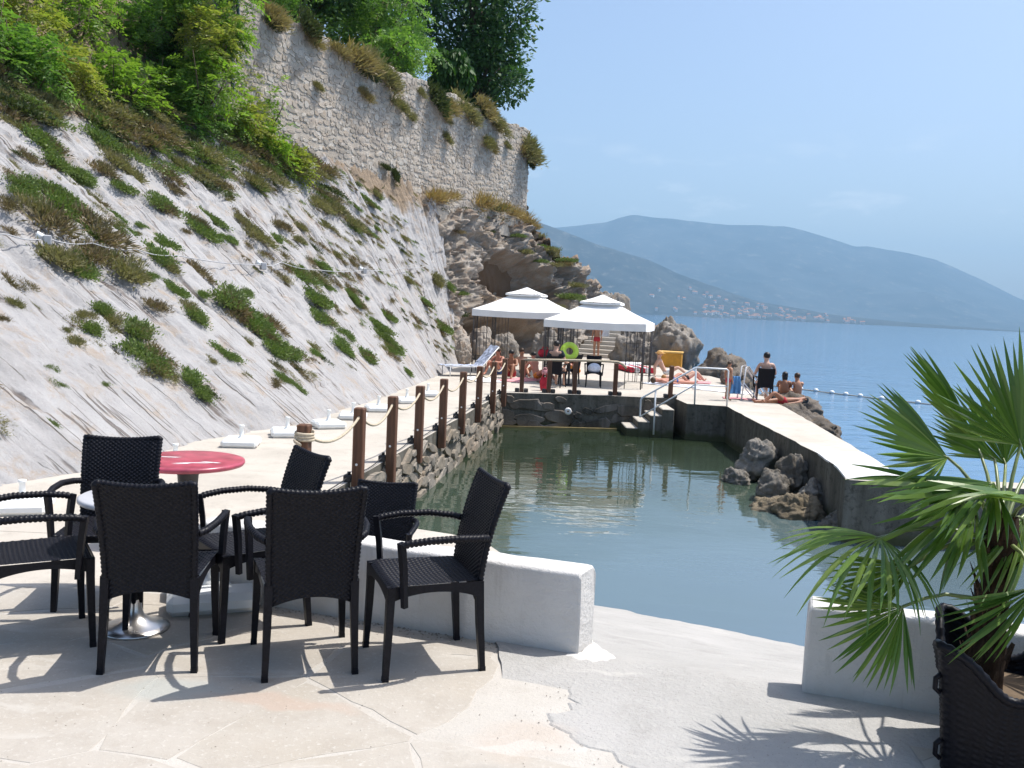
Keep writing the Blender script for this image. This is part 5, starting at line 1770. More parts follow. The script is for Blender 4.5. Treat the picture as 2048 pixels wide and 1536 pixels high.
# ------------------------------------------------------------------ parasol bases
def base_thing(loc, rz_, label, sc=1.0):
    t = thing("parasol_base", label, "parasol base", loc, rz_, "white plastic parasol bases")
    for k in (-1, 1):
        mb = MB(); mb.box((-.25*sc, .012 if k > 0 else -.25*sc, .0), (.25*sc, .25*sc if k > 0 else -.012, .115*sc), None, .035*sc)
        mb.build("tank", m_white_plastic, t)
    MB().lathe([(.055*sc, .108*sc), (.05*sc, .13*sc), (.030*sc, .14*sc), (.028*sc, .27*sc), (.036*sc, .272*sc), (.037*sc, .30*sc), (.022*sc, .302*sc), (.02*sc, .24*sc)], 16).build("socket", m_white_plastic, t)
    return t
base_thing((-1.60, 4.86, .0), .35, "white plastic parasol base behind the front chairs by the white wall", .95)
bl = [(-4.62, 8.45, "at the left picture edge by the slope foot"), (-4.08, 10.9, "just behind the red table"), (-3.83, 12.75, "second beyond the red table"), (-3.45, 13.85, "third beyond the red table"),
      (-3.05, 15.0, "level with the second rope post"), (-2.86, 16.25, "between the second and third rope posts"), (-2.6, 17.6, "level with the fourth rope post"), (-2.25, 19.3, "near the far rope posts"), (-1.95, 20.9, "farthest along the slope foot")]
for k, (x, y, lab) in enumerate(bl):
    base_thing((x, y, QZ), .3+.2*math.sin(k*2.1), "white plastic parasol base " + lab)
base_thing((-5.05, 8.1, QZ), .1, "white plastic parasol base half outside the left picture edge")

# ------------------------------------------------------------------ rope fence posts
posts = [(-2.13, 8.93), (-1.85, 10.54), (-1.66, 12.02), (-1.47, 13.7), (-1.23, 15.27), (-1.00, 17.05), (-.76, 18.9), (-.50, 20.6), (-.27, 22.2)]
ordn = ["nearest the chairs, wound with thick rope", "second from the chairs", "third from the chairs", "fourth from the chairs", "fifth from the chairs", "sixth from the chairs", "seventh from the chairs", "eighth from the chairs", "at the corner by the platform"]
for k, (x, y) in enumerate(posts):
    t = thing("rope_post", "brown timber rope post on the quay edge, " + ordn[k], "post", (x+.075, y, QZ), rad(-7), "timber posts of the rope fence")
    hgt = .89 + .015*math.sin(k*3.1)
    mb = MB(); mb.box((-.062, -.062, -.30), (.062, .062, hgt), None, .010)
    mb.build("timber", m_wood, t)
    mb = MB(); mb.lathe([(.0, .004), (.012, .003), (.016, .0)], 12)
    me = mb.mesh("bolt")
    o = obj("bolt", me, m_bolt, t, (-.005, -.0625, .22)); o.rotation_euler = (rad(90), 0, 0)
    mb = MB(); mb.box((-.165, -.06, .0), (-.063, .05, .085), None, .012)
    mb.tube([(-.11, 0, .085), (-.11, 0, .12)], .022, 8)
    mb.build("lamp_box", m_dark_plastic, t)
for k in range(len(posts)-1):
    (x0, y0), (x1, y1) = posts[k], posts[k+1]
    a, c = (x0+.075, y0+.05, .335), (x1+.075, y1-.05, .335)
    mb = MB(); mb.tube(bez(a, c, .17+.02*math.sin(k*2.3), 16), .016, 8)
    tag(mb.build("hemp_rope", m_rope), "pale hemp rope sagging between rope posts %s" % ["one and two, nearest", "two and three", "three and four", "four and five", "five and six", "six and seven", "seven and eight", "eight and nine, farthest"][k], "rope", "ropes of the quay fence")
    mb = MB(); mb.tube(bez((x0-.03, y0+.06, QZ+.07), (x1-.03, y1-.06, QZ+.07), .045, 8), .007, 6)
    tag(mb.build("lamp_cable", m_dark_plastic), "thin dark cable along the quay edge between rope posts %s" % ["one and two, nearest", "two and three", "three and four", "four and five", "five and six", "six and seven", "seven and eight", "eight and nine, farthest"][k], "cable", "cables along the quay edge")
# rope wound round the first post and its hanging end
mb = MB()
x, y = posts[0]; x += .075
pts = []
for k in range(60):
    a = k/60*2*math.pi*3.5
    pts.append((x+.083*math.cos(a)*(1.0+.08*math.sin(7*a)), y+.083*math.sin(a), .37-.10*k/60))
mb.tube(pts, .017, 7)
pts = []
for k in range(40):
    a = k/40*2*math.pi*5
    pts.append((x-.045+.028*math.cos(a), y-.088+.02*math.sin(a), .33-.42*k/40))
mb.tube(pts, .017, 7)
mb.tube([(x-.05, y-.09, -.09), (x-.07, y-.095, -.25), (x-.06, y-.09, -.42)], .012, 6)
tag(mb.build("knotted_rope", m_rope), "thick knotted rope hanging from the nearest timber post", "rope")

# ------------------------------------------------------------------ canopies
def canopy(loc, rz_, eave, label):
    t = thing("canopy_tent", label, "gazebo", loc, rz_, "white square canopies on the bathing platform")
    w = 1.46
    apex, vz, vr = eave+.80, eave+.52, .52
    def roof(z0, z1, r0, r1, sag):
        parts = []
        for k in range(4):
            Q = np.zeros((14, 10, 3)); c, s = math.cos(k*math.pi/2), math.sin(k*math.pi/2)
            for i in range(14):
                for j in range(10):
                    q = j/9; u = i/13*2-1
                    r = r0+(r1-r0)*q
                    z = z0+(z1-z0)*q - sag*math.sin(math.pi*q)*(.35+.65*(1-u*u)) - .03*(1-q)*(1-u*u)*(1 if z0 == eave else .3)
                    X, Y_ = u*r, -r
                    Q[i, j] = (X*c-Y_*s, X*s+Y_*c, z)
            i = np.arange(140).reshape(14, 10)
            parts.append((Q.reshape(-1, 3), np.stack([i[:-1, :-1], i[1:, :-1], i[1:, 1:], i[:-1, 1:]], -1).reshape(-1, 4)))
        return join(parts)
    V, F = roof(eave, vz, w, vr*.85, .07)
    obj("canopy", mesh_np("canopy", V, F, True), m_canvas, t)
    V, F = roof(vz+.05, apex, vr+.07, .012, .05)
    vent = obj("vent_cap", mesh_np("vent_cap", V, F, True), m_canvas, t)
    def band(r, z0, z1, nm, par):
        mb = MB()
        pts = []
        for k in range(4):
            c, s = math.cos(k*math.pi/2), math.sin(k*math.pi/2)
            for i in range(10):
                u = i/10*2-1
                X, Y_ = u*r, -r - .012*math.sin(i*2.1+k)
                pts.append((X*c-Y_*s, X*s+Y_*c, .03*(1-u*u)))
        n_ = len(pts)
        vs = [(x, y, z1-d) for x, y, d in pts] + [(x*1.004, y*1.004, z0-d*.6) for x, y, d in pts]
        mb.add(vs, [(i, n_+i, n_+(i+1) % n_, (i+1) % n_) for i in range(n_)])
        mb.build(nm, m_canvas, par)
    band(w, eave-.215, eave, "valance", t)
    band(vr+.07, vz-.01, vz+.045, "vent_valance", vent)
    for sx in (-1, 1):
        for sy in (-1, 1):
            mb = MB(); mb.tube([(sx*(w-.05), sy*(w-.05), 0), (sx*(w-.05), sy*(w-.05), eave-.02)], .019, 8)
            p_ = mb.build("pole", m_dark_metal, t)
            mb = MB()
            for ax_ in (0, 1):
                for q in (.12, .24, .36, .46):
                    d = [0, 0]; d[ax_] = -(sx if ax_ == 0 else sy)*q
                    r_ = .008 if q < .4 else .013
                    mb.tube([(sx*(w-.05)+d[0], sy*(w-.05)+d[1], .22 if q < .4 else 0), (sx*(w-.05)+d[0], sy*(w-.05)+d[1], eave-.03)], r_, 5)
                for z in (.22, .55, 1.3, eave-.2):
                    d = [0, 0]; d[ax_] = -(sx if ax_ == 0 else sy)*.46
                    mb.tube([(sx*(w-.05), sy*(w-.05), z), (sx*(w-.05)+d[0], sy*(w-.05)+d[1], z)], .008, 5)
            mb.build("trellis", m_dark_metal, t)
    mb = MB()
    for sx, sy, ex, ey in ((-1,-1,1,-1), (1,-1,1,1), (1,1,-1,1), (-1,1,-1,-1)):
        mb.tube([(sx*(w-.05), sy*(w-.05), eave-.03), (ex*(w-.05), ey*(w-.05), eave-.03)], .014, 6)
        mb.tube([(sx*(w-.05), sy*(w-.05), eave-.03), (0, 0, apex-.06)], .012, 6)
    mb.build("frame", m_dark_metal, t)
    return t
canopy((2.60, 27.1, QZ), rad(-13.6), 1.86, "front white canopy tent with trellis corners over the two chairs")
canopy((.36, 30.4, QZ), rad(-13.6), 2.05, "rear white canopy tent near the cave, partly behind the front one")

# ------------------------------------------------------------------ stone steps behind the platform
m_step = mk_concrete("stone_step", (.42,.385,.33), (.52,.48,.42), (.33,.29,.24), 30)
t = thing("stone_steps", "wide stone steps climbing behind the bathing platform", "steps", (3.75, 41.9, QZ), rad(-20))
for k in range(8):
    w_ = 1.05 if k < 5 else .85
    mb = MB(); mb.box((-w_+.05*k, .46*k, -.3), (w_+.07*k, .46*(k+1)+.25, .185*(k+1)), None, .02)
    mb.build("step", m_step, t)
# steps down into the pool
t = thing("pool_steps", "short flight of worn steps down into the pool at the far wall", "steps", (3.05, 22.0, 0))
for k in range(4):
    x0 = .98 - .29*k
    mb = MB(); mb.box((x0-.30, .06, -2.3), (x0+.0, 1.22-.03*k, QZ-.165*(k+1)), None, .018)
    mb.build("step", m_step, t)
# white handrails by the pool steps
for o in t.children: dark_sides(o)  # step sides coloured dark to paint their shade, tops stay light
t = thing("handrail", "white tubular handrail down the pool steps and along the corner", "handrail", (3.2, 21.95, 0))
def rail(pts, nm, r=.022):
    mb = MB(); mb.tube([Vector(p)-t.location for p in pts], r, 8); return mb.build(nm, m_white_metal, t)
rail([(3.19, 21.95, -.83), (3.17, 21.95, -.80), (3.17, 21.95, -.40), (3.2, 21.95, -.35), (4.44, 21.95, .43), (4.50, 21.95, .45), (5.2, 21.85, .45), (5.24, 21.85, .41), (5.26, 21.85, QZ)], "top_rail")
rail([(3.17, 21.95, -.82), (4.47, 21.95, .03), (5.25, 21.85, .03)], "lower_rail", .018)
rail([(3.52, 21.95, -.17), (3.53, 21.95, -1.25)], "post"); rail([(4.47, 21.95, .43), (4.49, 21.95, QZ)], "post")
t = thing("sea_ladder", "white ladder rails going down to the sea beside the jetty", "ladder", (6.3, 24.0, 0))
for dy in (0, .45):
    rail([(6.05, 23.6+dy, QZ), (6.12, 23.62+dy, .42), (6.2, 23.65+dy, .45), (6.75, 23.75+dy, -.25), (7.25, 23.8+dy, -.95)], "rail", .02)
    rail([(6.1, 23.6+dy, .0), (6.9, 23.75+dy, -.85)], "lower_rail", .016)
for k in range(3):
    q = .45+.22*k
    rail([(6.75+.18*k, 23.75, -.25-.25*k), (6.75+.18*k, 24.2, -.25-.25*k)], "rung", .016)
# dark posts and rope along the platform front
fp = [(.25, 23.0), (.95, 23.15), (1.62, 23.2), (2.68, 23.3), (4.12, 23.3)]
fl = ["first from the quay corner", "second from the quay corner", "in front of the dark clothed person", "at the end of the pale hand rope", "standing alone by the pool steps"]
for k, (x, y) in enumerate(fp):
    t = thing("edge_post", "dark timber post on the platform front, " + fl[k], "post", (x, y, QZ), 0, "dark posts along the platform front")
    mb = MB(); mb.box((-.055, -.055, -.1), (.055, .055, .84), None, .01); mb.build("timber", m_wood, t)
    mb = MB(); mb.box((-.17, -.09, 0), (-.06, .09, .10), None, .015); mb.box((.06, -.09, 0), (.17, .09, .10), None, .015); mb.build("lamp_box", m_dark_plastic, t)
mb = MB(); mb.tube([(.25, 23.0, .38), (.95, 23.15, .40), (1.62, 23.2, .42), (2.3, 23.27, .43), (2.72, 23.3, .42), (2.85, 23.3, .36), (2.95, 23.3, .27)], .032, 8)
tag(mb.build("hand_rope", m_rope), "thick pale hand rope along the platform front ending in a curl", "rope")
# outlet ring in the end wall
mb = MB(); mb.lathe([(.03, 0), (.085, 0), (.095, .03), (.07, .05), (.03, .045)], 18)
o = tag(mb.build("pipe_outlet", m_bolt), "small pale pipe outlet in the dark pool end wall", "pipe"); o.location = (1.45, 22.78, -.86); o.rotation_euler = (rad(90), 0, rad(10))
o = obj("seat_towel", None) if False else None

# ------------------------------------------------------------------ things on the platform
mb = MB(); mb.box((-.42, -.3, 0), (.42, .3, .58), None, .02)
t = thing("storage_box", "orange yellow box standing against the big pitted boulder", "box", (6.55, 37.2, QZ), rad(-16))
mb.build("body", simple("orange_box", (.58,.27,.025), .6, .4), t)
mb = MB(); mb.box((-.45, -.33, .582), (.45, .33, .66), None, .02); mb.build("lid", simple("orange_lid", (.72,.45,.14), .6, .4), t)
# swim ring on the little table
t = thing("side_table", "little dark table under the front canopy carrying a swim ring", "table", (1.62, 25.75, QZ))
MB().lathe([(0, .72), (.30, .72), (.31, .70), (0, .69)], 24).build("tabletop", m_dark_plastic, t)
MB().lathe([(.03, .69), (.03, .05), (.2, .02), (.21, 0)], 14).build("foot", m_dark_plastic, t)
vs, fs = [], []
R1, R2 = .185, .085
for i in range(32):
    for j in range(12):
        a, b_ = 2*math.pi*i/32, 2*math.pi*j/12
        vs.append(((R1+R2*math.cos(b_))*math.cos(a), R2*math.sin(b_)*.9, (R1+R2*math.cos(b_))*math.sin(a)))
for i in range(32):
    for j in range(12):
        fs.append((i*12+j, ((i+1) % 32)*12+j, ((i+1) % 32)*12+(j+1) % 12, i*12+(j+1) % 12))
mb = MB(); mb.add(vs, fs, True)
o = mb.build("swim_ring", simple("lime_vinyl", (.50,.72,.07), .3, .5)); o.location = (1.60, 25.72, .535); o.rotation_euler = (rad(-14), 0, rad(8))
tag(o, "lime green inflatable swim ring leaning on the little table", "swim ring")
def bag(loc, sx, sy, sz, mat, label, seed):
    rng = random.Random(seed)
    t = thing("beach_bag", label, "bag", loc)
    P = np.zeros((17, 9, 3))
    for i in range(17):
        a = 2*math.pi*i/16
        for j in range(9):
            q = j/8
            r = (.75+.35*math.sin(q*2.4))*(1-.25*q*q)
            P[i, j] = (sx*r*math.copysign(abs(math.cos(a))**.7, math.cos(a)), sy*r*math.copysign(abs(math.sin(a))**.7, math.sin(a)), sz*q)
    P += (fbm(P*9+seed, 3)*.03)[..., None]; P[16] = P[0]; P[:, 0, 2] = 0
    obj("body", grid_mesh("body", P, True), mat, t)
    mb = MB()
    for k in (-1, 1):
        mb.tube([(-sx*.5, k*sy*.5, sz*.95), (-sx*.3, k*sy*.6, sz*1.3), (sx*.3, k*sy*.6, sz*1.3), (sx*.5, k*sy*.5, sz*.95)], .012, 5)
    mb.build("strap", mat, t)
    return t
c_red = simple("red_cloth", (.45,.03,.05), .8, .2, 0, .25, 8)
c_blue = simple("blue_cloth", (.12,.28,.52), .85, .2, 0, .25, 8)
c_pale = simple("pale_towel", (.60,.65,.75), .9, .1, 0, .15, 20, .5, 120)
c_pink = simple("pink_towel", (.62,.30,.32), .9, .1, 0, .2, 14, .5, 120)
c_white = simple("white_towel", (.76,.76,.77), .9, .1, 0, .05, 14, .4, 120)
c_dark = simple("dark_cloth", (.03,.035,.045), .85, .2, 0, .3, 9)
c_stripe = simple("striped_towel", (.36,.40,.50), .9, .1, 0, .7, 9)
bag((.86, 23.75, QZ), .13, .11, .36, c_red, "red beach bag standing by the second platform post", 1)
bag((.86, 23.76, -.03), .10, .09, .14, c_pink, "small pink bag stacked on the red beach bag", 2)
bag((.92, 26.4, .30), .20, .14, .22, c_red, "red bag lying on a ledge left of the swim ring", 3)
t = thing("side_table", "little dark table behind the dark clothed person carrying a red bag", "table", (.92, 26.4, QZ))
MB().lathe([(0, .748), (.30, .748), (.31, .73), (0, .72)], 24).build("tabletop", m_dark_plastic, t)
MB().lathe([(.03, .72), (.03, .05), (.2, .02), (.21, 0)], 14).build("foot", m_dark_plastic, t)
def towel(loc, w, l, rz_, mat, label, seed, fold=.02, z=0.0):
    n_, m_ = 22, 30
    P = np.zeros((n_, m_, 3))
    for i in range(n_):
        for j in range(m_):
            P[i, j] = ((i/(n_-1)-.5)*w, (j/(m_-1)-.5)*l, 0)
    P[..., 2] = .012 + np.abs(fbm(P*4+seed, 3))*fold*1.6
    P[..., 0] += fbm(P*2+seed*2, 2)*.05
    V, F = P.reshape(-1, 3), None
    o = obj("towel", grid_mesh("towel", P, True), mat, None, loc); o.rotation_euler = (0, 0, rz_)
    so = o.modifiers.new("thick", 'SOLIDIFY'); so.thickness = .008
    return tag(o, label, "towel")
towel((5.0, 27.6, QZ), .9, 1.9, rad(60), c_pale, "pale blue towel spread under the bathers by the rail", 1)
towel((5.5, 29.3, QZ), .9, 1.9, rad(75), c_pink, "pink towel spread behind the bathers by the rail", 2)
towel((6.2, 26.2, QZ), .8, 1.7, rad(50), c_white, "white towel spread near the ladder", 3)
towel((-.9, 26.3, QZ), .8, 1.8, rad(20), c_white, "white towel spread by the far rope posts", 4)
towel((.25, 26.8, QZ), .8, 1.8, rad(-30), c_pink, "pink towel spread in front of the cave", 5)
towel((6.1, 23.9, QZ+.004), .5, .9, rad(80), c_pink, "small pink towel on the jetty corner beside the ladder", 6)
# bundle on the chair seat
mb = MB(); mb.ellip((0, 0, .10), (.19, .13, .15), 16, 10)
o = mb.build("rolled_towel", c_pale); o.location = (2.31, 25.52, QZ+.44); tag(o, "rolled pale blue towel on the seat of the chair under the front canopy", "towel")
# red and white air mattress
t = thing("air_mattress", "red and white air mattress lying behind the trellis of the front canopy", "air mattress", (4.55, 33.2, QZ), rad(10))
for k in range(5):
    mb = MB(); mb.tube([(-.4+.2*k, -.8, .11), (-.4+.2*k, .8, .11)], .10, 10); mb.build("tube", c_red if k % 2 == 0 else c_white, t)
mb = MB(); mb.tube([(-.48, .88, .16), (.48, .88, .16)], .15, 10); mb.build("pillow", c_white, t)
# reclining lounger with patterned towel by the slope foot
t = thing("beach_lounger", "lounger with patterned towel leaning at the foot of the rock slope", "lounger", (-1.35, 27.6, QZ), rad(-62))
P = np.zeros((12, 30, 3))
for i in range(12):
    for j in range(30):
        q = j/29
        y = -.9+1.2*min(q/.62, 1) + (.55*(q-.62)/.38 if q > .62 else 0)
        z = .33 + (.62*((q-.62)/.38) if q > .62 else 0)
        P[i, j] = ((i/11-.5)*.6, y, z + .01*math.sin(j*1.3+i))
o = obj("towel", grid_mesh("towel", P, True), c_stripe, t)
mb = MB()
for sx in (-.3, .3):
    mb.tube([(sx, -.92, .30), (sx, .3, .30), (sx, .86, .92)], .018, 7)
    mb.tube([(sx, -.75, .30), (sx, -.75, 0)], .018, 7); mb.tube([(sx, .2, .30), (sx, .2, 0)], .018, 7)
mb.build("frame", m_white_metal, t)
# buoy line
pts = [(9.2, 48.0), (10.2, 45.6), (11.33, 42.8), (12.6, 40.6), (13.8, 38.7), (14.9, 37.3), (17.5, 34.2), (21, 30.5)]
P_ = []
for k in range(len(pts)-1):
    for q in range(8):
        P_.append((pts[k][0]+(pts[k+1][0]-pts[k][0])*q/8, pts[k][1]+(pts[k+1][1]-pts[k][1])*q/8, WZ+.0))
mb = MB(); mb.tube(P_, .018, 5)
rope_b = tag(mb.build("buoy_line", m_rope), "floating line strung with white floats on the sea", "rope")
me_f = MB().ellip((0, 0, 0), (.11, .11, .09), 12, 8).mesh("float_ball"); me_f.materials.append(m_white_plastic)
for k in range(2, len(P_), 3):
    o = obj("float_ball", me_f, None, None, (P_[k][0], P_[k][1], WZ+.03))
    tag(o, "white float on the buoy line out on the sea", "float", "white floats of the buoy line")

# ------------------------------------------------------------------ cable with boxes on the slope, hose on the wall
cab = [(-8.9, 12.2, 2.36), (-7.93, 13.88, 2.34), (-7.66, 14.54, 2.34), (-7.32, 15.35, 2.34), (-6.95, 16.24, 2.31), (-6.64, 17.32, 2.28), (-5.84, 20.41, 2.28), (-5.70, 21.4, 2.40), (-5.24, 22.97, 2.31), (-4.57, 26.36, 2.47), (-3.88, 29.97, 2.72), (-3.3, 33.0, 3.0)]
pts = []
for k in range(len(cab)-1):
    for q in range(5):
        p = Vector(cab[k]).lerp(Vector(cab[k+1]), q/5)
        pts.append(p + SLOPE_N*.17 - Vector((0, 0, .05*math.sin(math.pi*q/5))))
mb = MB(); mb.tube(pts, .011, 6)
tag(mb.build("wall_cable", m_cable), "thin pale cable strung across the rock slope", "cable")
for k, lab in ((2, "grey junction box on the slope cable near the left picture edge"), (6, "grey junction box on the slope cable at mid slope"), (9, "grey junction box far along the slope cable")):
    t = thing("junction_box", lab, "junction box", Vector(cab[k]) + SLOPE_N*.16, rad(-60), "junction boxes on the slope cable")
    mb = MB(); mb.box((-.10, -.06, -.10), (.10, .06, .06), None, .015); mb.build("housing", m_cable, t)
    mb = MB(); mb.tube([(0, -.05, .02), (0, -.16, .06)], [.05, .065], 10); mb.build("lamp_head", m_white_plastic, t)
hs = [(0.95, 10.3), (1.05, 9.6), (1.12, 9.2), (1.10, 8.8), (.98, 8.45), (.86, 8.2), (.88, 7.7), (.95, 7.2)]
mb = MB(); mb.tube([Vector((sw0.x, sw0.y, z)) + ax*s_ + outw*.09 for s_, z in hs], .045, 8)
tag(mb.build("hanging_hose", m_hose), "dark blue grey hose hanging down the near end of the stone wall", "hose")

# ------------------------------------------------------------------ potted palm
def planter():
    t = thing("wicker_planter", "black wicker planter with dipping rim holding the palm", "planter", (2.00, 3.40, 0), rad(-26))
    def half(z): return .225 + .040*(z/.55)
    n, m = 160, 90
    P = np.zeros((n+1, m, 3))
    for i in range(n+1):
        a = 2*math.pi*i/n
        c, s = math.cos(a), math.sin(a)
        k = (abs(c)**12+abs(s)**12)**(-1/12)
        corner = (abs(math.sin(2*a)))**1.5
        top = .35 + .165*corner**1.6
        for j in range(m):
            z = top*j/(m-1)
            r = half(z)*k*(1+.06*corner*(z/.55)**2)
            P[i, j] = (c*r, s*r, z)
    nr = P*np.array([1, 1, 0]); nr /= np.linalg.norm(nr, axis=2, keepdims=True)
    uu = np.linspace(0, 120, n+1)[:, None]; vv_ = np.linspace(0, 36, m)[None, :]
    kk_ = (np.floor(uu)+np.floor(vv_)) % 2
    P += nr*((np.where(kk_ > 0, 1, -.4)*np.abs(np.sin(math.pi*vv_)))*.005)[..., None]
    P[n] = P[0]
    obj("basket", grid_mesh("basket", P, True), m_wicker, t)
    mb = MB()
    rim = [tuple(P[i, -1]) for i in range(0, n+1)]
    rr = [.020*(1-.22*(k % 2)) for k in range(len(rim))]
    mb.tube(rim, rr, 8, caps=False); mb.build("rim", m_wicker, t)
    for sx, sy in ((-1, -1), (1, 1)):
        for z0 in (.10, .36):
            mb = MB(); mb.tube([(sx*half(z0)*1.0, sy*half(z0)*.93, z0-.035), (sx*(half(z0)*1.05+.006), sy*half(z0)*.95, z0-.02), (sx*(half(z0)*1.05+.006), sy*half(z0)*.95, z0+.02), (sx*half(z0)*1.0, sy*half(z0)*.93, z0+.04)], .010, 6)
            mb.build("handle", m_wicker, t)
    mb = MB(); mb.prism([(.225*math.cos(a*math.pi/8), .225*math.sin(a*math.pi/8)) for a in range(16)], .2, .30)
    mb.build("soil", m_soil, t)
    return t
planter()

lm_palm = None
def mk_palm():
    t = NT("palm_leaf")
    r = t.n("ObjectInfo").outputs["Random"]
    c = t.ramp(r, [(0, (.06,.14,.024)), (.4, (.105,.20,.034)), (.75, (.16,.26,.05)), (1, (.24,.32,.09))])
    v = t.coord(False)
    st = t.noise(t.scaled(v, (60, 2, 1)), 2, 3)
    c = t.mix(t.ramp(st, [(.4, 0.0), (.7, .35)]), c, (.12,.18,.05))
    t.fin(c, .32, None, .6)
    tr = t.n("BsdfTranslucent"); t.l(t.mix(1.0, c, (1.2, 1.3, .5), 'MULTIPLY'), tr.inputs["Color"])
    mx = t.n("MixShader"); mx.inputs[0].default_value = .34
    t.l(t.b.outputs[0], mx.inputs[1]); t.l(tr.outputs[0], mx.inputs[2]); t.l(mx.outputs[0], t.out.inputs[0])
    return t.m
m_palm = mk_palm()
m_petiole = simple("palm_petiole", (.16,.20,.065), .4, .5, 0, .2, 20)
def leaflet_mesh(bend, tw, fold, wscale=1.0):
    """unit length pleated leaflet along +Y"""
    vs, fs = [], []
    N_ = 9
    for k in range(N_+1):
        s = k/N_
        w = (.066*min(1, s/.55) if s < .55 else .066*(1-((s-.55)/.45)**1.7))*wscale
        w = max(w, .0015)
        z = -bend*s**2.2
        y = s*(1-.12*bend*s)
        x0 = tw*s*s*.08
        for u in (-1, 0, 1):
            vs.append((x0+u*w*.5, y, z + (0 if u else fold*w)))
    for k in range(N_):
        for q in (0, 1):
            a = k*3+q
            fs.append((a, a+1, a+4, a+3))
    mb = MB(); mb.add(vs, fs, False)
    me = mb.mesh("leaflet"); me.materials.append(m_palm)
    return me
LF = [leaflet_mesh(b_, tw, .55) for b_, tw in ((.02, 0), (.08, 1), (.14, -1), (.22, .6))]
LFD = [leaflet_mesh(b_, tw, .5, .66) for b_, tw in ((.30, 0), (.42, 1), (.55, -1), (.38, .5))]
PALM = Vector((1.915, 3.47, .27))
palm = thing("palm_tree", "fan palm with a fibrous trunk growing in the black wicker planter", "palm", PALM)
rp_ = random.Random(5)
mb = MB()
tp = [(0, 0, -.05), (.0, .0, .08), (.008, .0, .25), (.012, 0, .42), (.018, .005, .56), (.03, .01, .68)]
Pn = np.zeros((33, 60, 3))
for j in range(60):
    q = j/59
    z = -.05+.76*q
    rb = .066*(1-q) + .040*q + .012*math.sin(q*9)
    for i in range(33):
        a = 2*math.pi*i/32
        Pn[i, j] = (.03*q+math.cos(a)*rb, math.sin(a)*rb, z)
nrm_ = np.stack([np.cos(np.linspace(0, 2*math.pi, 33))[:, None]*np.ones((1, 60)), np.sin(np.linspace(0, 2*math.pi, 33))[:, None]*np.ones((1, 60)), np.zeros((33, 60))], -1)
Pn += nrm_*(ridged(Pn*np.array([14, 14, 9]), 3)*.016)[..., None]; Pn[32] = Pn[0]
obj("trunk", grid_mesh("trunk", Pn, False), m_bark, palm)
# fibres and old leaf bases
mb = MB()
for k in range(170):
    z = rp_.uniform(-.02, .70); a = rp_.uniform(0, 6.283); r0 = .060-.028*z/.7
    d = Vector((math.cos(a), math.sin(a), 0))
    p0 = d*r0 + Vector((.03*z/.7, 0, z)); l_ = rp_.uniform(.05, .15)
    p1 = p0 + d*l_*.30 + Vector((0, 0, l_*.75)); sd2 = Vector((-d.y, d.x, 0))*rp_.uniform(.003, .010)
    mb.add([p0-sd2, p0+sd2, p1+sd2*.3, p1-sd2*.3], [(0, 1, 2, 3)])
for k in range(16):
    z = .10+.035*k; a = k*2.4; d = Vector((math.cos(a), math.sin(a), 0)); sd2 = Vector((-d.y, d.x, 0))*.022
    p0 = d*.045+Vector((.02, 0, z)); p1 = p0+d*.05+Vector((0, 0, .10))
    mb.add([p0-sd2, p0+sd2, p1+sd2*.6, p1-sd2*.6, p0-sd2+d*.02, p0+sd2+d*.02], [(0, 1, 2, 3), (4, 3, 2, 5), (0, 3, 4), (1, 5, 2)])
o = mb.build("trunk_fibre", m_bark, palm); o['kind'] = 'stuff'
def frond(hub, tip, nrm, spread, n, droop, ln=None, start=None):
    hub, tip, nrm = Vector(hub), Vector(tip), Vector(nrm)
    d = tip-hub; L = ln or d.length; d.normalize()
    nrm = (nrm - d*nrm.dot(d)).normalized()
    sd3 = d.cross(nrm).normalized()
    st = Vector(start) if start else PALM + Vector((.03, .01, .60))
    hubL = hub-PALM
    s0 = st-PALM
    mid = s0.lerp(hubL, .55) + Vector((0, 0, .05))
    mb = MB(); mb.tube([s0, s0.lerp(mid, .5)+Vector((0, 0, .012)), mid, mid.lerp(hubL, .5)+Vector((0, 0, .008)), hubL, hubL+d*.03], [.011, .009, .0075, .0065, .006, .003], 6)
    f = mb.build("frond", m_petiole, palm)
    for k in range(n):
        th = rad(spread)*((k+.5)/n-.5) + rp_.uniform(-.02, .02)
        e = abs(th)/(rad(spread)/2)
        ll = L*(1-.22*e*e)*rp_.uniform(.90, 1.06)
        dd = d*math.cos(th)+sd3*math.sin(th)
        dd = (dd - nrm*0 + Vector((0, 0, -1))*droop*.15*rp_.uniform(.6, 1.4)).normalized()
        nn = (nrm + sd3*rp_.uniform(-.25, .25) - dd*nrm.dot(dd)).normalized()
        if nn.z < -.0 and droop > .3: nn = -nn
        xx = dd.cross(nn).normalized()
        nn = xx.cross(dd)
        wsc = (rad(spread)/n)/.105
        M = Matrix((xx*ll*wsc, dd*ll, nn*ll)).transposed().to_4x4()
        me = rp_.choice(LFD if droop > .6 else (LF[1:] if droop > .25 else LF[:2]))
        c_ = bpy.data.objects.new("leaflet", me); COL.objects.link(c_)
        c_.parent = f
        c_.matrix_local = Matrix.Translation(hubL) @ M
    return f
